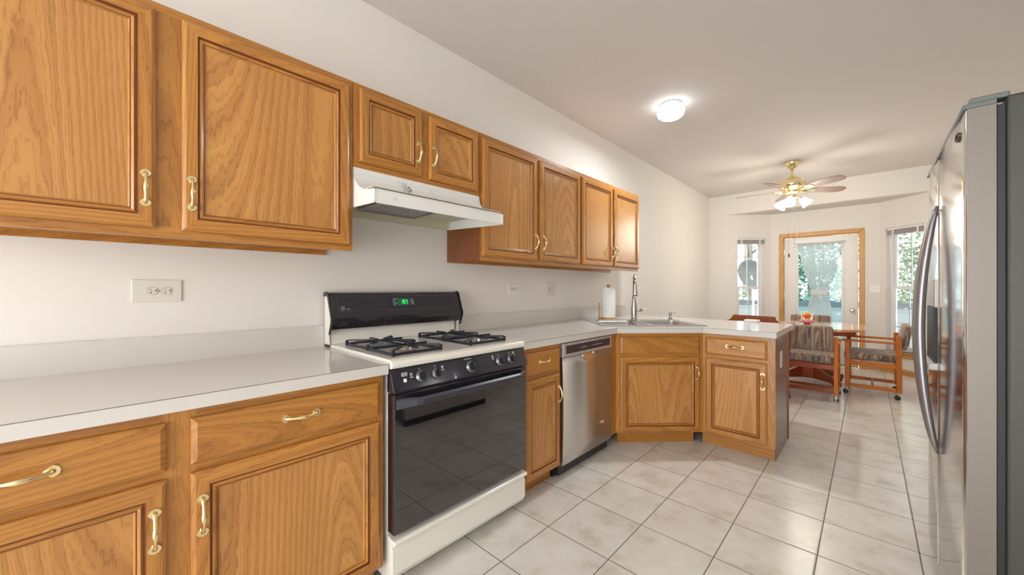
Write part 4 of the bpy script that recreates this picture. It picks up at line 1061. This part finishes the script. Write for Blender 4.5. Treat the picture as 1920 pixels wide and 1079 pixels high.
# satellite dish outside left window
ds = thing('satellite_dish', 'large grey-green satellite dish outside the left window', 'satellite dish', (.24, 9.1, -.12), 0)
DISH = simple('dish_grey', hexc(66, 74, 71), .6)
Rd = Vector((.75, -.6, .32)).normalized().to_track_quat('Z', 'Y').to_matrix()
MB().lathe([(r_*.72, z_) for r_, z_ in ((.01, -.10), (.15, -.09), (.30, -.06), (.42, -.01), (.46, .02), (.455, .03), (.41, 0), (.29, -.05), (.15, -.08), (.01, -.09))], 40, (0, 0, 1.58), R=Rd, cap=False).build('reflector', DISH, ds)
MB().tube([(0, .12, 0), (0, .12, 1.3), (-.03, .07, 1.56)], .02, 10).build('mast', VINYL, ds)
MB().tube([Rd @ Vector((0, -.32, 0))+Vector((0, 0, 1.58)), Rd @ Vector((0, -.1, .36))+Vector((0, 0, 1.58))], .014, 8).build('feed_arm', VINYL, ds)
MB().lathe([(.03, 0), (.04, .06), (.03, .12)], 12, tuple(Rd @ Vector((0, -.1, .34))+Vector((0, 0, 1.58))), R=Rd).build('receiver', VINYL, ds)

def leaves(n_, cfn, size, name, mat, parent):
    m = MB()
    for _ in range(n_):
        c = Vector(cfn()); s = size*random.uniform(.5, 1.3)
        a = Vector((random.gauss(0, 1), random.gauss(0, 1), random.gauss(0, .6))).normalized(); b_ = a.cross(Vector((random.gauss(0, 1), random.gauss(0, 1), random.gauss(0, 1)))).normalized()
        m.add([c-a*s, c+b_*s*.35, c+a*s, c-b_*s*.35], [(0, 1, 2, 3)])
    return m.build(name, mat, parent, loc=(0, 0, 0))
def leafmat(name, c):
    m, n, l, b = newmat(name); b.inputs['Base Color'].default_value = (*c, 1); b.inputs['Roughness'].default_value = .8; return m
LG1, LG2, LG3 = leafmat('conifer_green', hexc(112, 132, 108)), leafmat('pale_green', hexc(134, 150, 126)), leafmat('teal_green', hexc(98, 126, 110))
BARK = simple('pale_bark', hexc(126, 120, 114), .9)
def conifer(x, y, h_, r, mat, label):
    t = thing('conifer', label, 'tree', (x, y, -.35), 0, 'trees beyond the deck')
    MB().tube([(0, 0, 0), (0, 0, h_)], [.12, .02], 8).build('trunk', BARK, t)
    def cf_():
        z = random.uniform(.06, 1)**.9; a = random.uniform(0, 2*PI); rr_ = r*(1-z*.92)*math.sqrt(random.uniform(.15, 1)); lay = math.sin(z*38)*.10
        return (rr_*math.cos(a), rr_*math.sin(a), h_*z-rr_*.28+lay)
    leaves(9000, cf_, .075, 'foliage', mat, t)
    bm_ = MB()
    for k in range(16):
        a = random.uniform(0, 2*PI); z = h_*random.uniform(.15, .8); rr_ = r*(1-z/h_)*.95
        bm_.tube([(0, 0, z), (rr_*.5*math.cos(a), rr_*.5*math.sin(a), z-.05), (rr_*math.cos(a), rr_*math.sin(a), z-.3*rr_)], [.03, .018, .006], 6)
    bm_.build('branches', BARK, t)
conifer(3.3, 13.2, 6.0, 1.15, LG2, 'pale green conifer beyond the deck, seen through the right window')
conifer(4.6, 17.5, 7.0, 1.2, LG1, 'darker green conifer farther right beyond the deck')
conifer(.85, 13.3, 5.2, 1.0, LG3, 'teal green conifer behind the door curtain, nearest the door')
conifer(2.1, 17.6, 7.5, 1.7, LG1, 'tall conifer farther back behind the two nearer ones')
def bare(x, y, h_, label, seed):
    rnd = random.Random(seed); t = thing('bare_tree', label, 'tree', (x, y, -.35), 0, 'bare trees beyond the deck')
    MB().tube([(0, 0, 0), (.1, 0, h_*.4), (.05, .1, h_*.75), (.2, 0, h_)], [.16, .12, .07, .02], 8).build('trunk', BARK, t)
    m = MB()
    def br(p, d, L, r_, dep):
        q_ = p+d*L; m.tube([p, (p+q_)/2+Vector((rnd.gauss(0, .04), rnd.gauss(0, .04), 0))*L, q_], [r_, r_*.75, r_*.5], 5)
        if dep:
            for _ in range(3):
                nd = (d+Vector((rnd.gauss(0, .5), rnd.gauss(0, .5), rnd.gauss(.1, .35)))).normalized(); br(p+d*L*rnd.uniform(.4, 1), nd, L*.65, r_*.55, dep-1)
    for k in range(9):
        a = rnd.uniform(0, 2*PI); br(Vector((.06, .05, h_*rnd.uniform(.25, .85))), Vector((math.cos(a), math.sin(a), .9)).normalized(), h_*.28, .05, 3)
    m.build('branches', BARK, t)
bare(-1.7, 18.2, 7.5, 'bare tree seen through the left window, right of the other bare tree', 3)
bare(-3.2, 25.0, 9.0, 'bare tree seen through the left window, leftmost of the two', 5)
sh = MB()
for (cx, cy, cz, r) in ((0, 0, .5, .6),):
    pass
t = thing('garden_shrub', 'green shrub beyond the deck rail outside the left window', 'shrub', (-1.0, 12.2, -.35))
leaves(1500, lambda: (random.gauss(0, .45), random.gauss(0, .45), abs(random.gauss(.7, .4))), .09, 'foliage', LG2, t)
MB().tube([(0, 0, 0), (0, 0, .8)], [.06, .02], 6).build('stem', BARK, t)
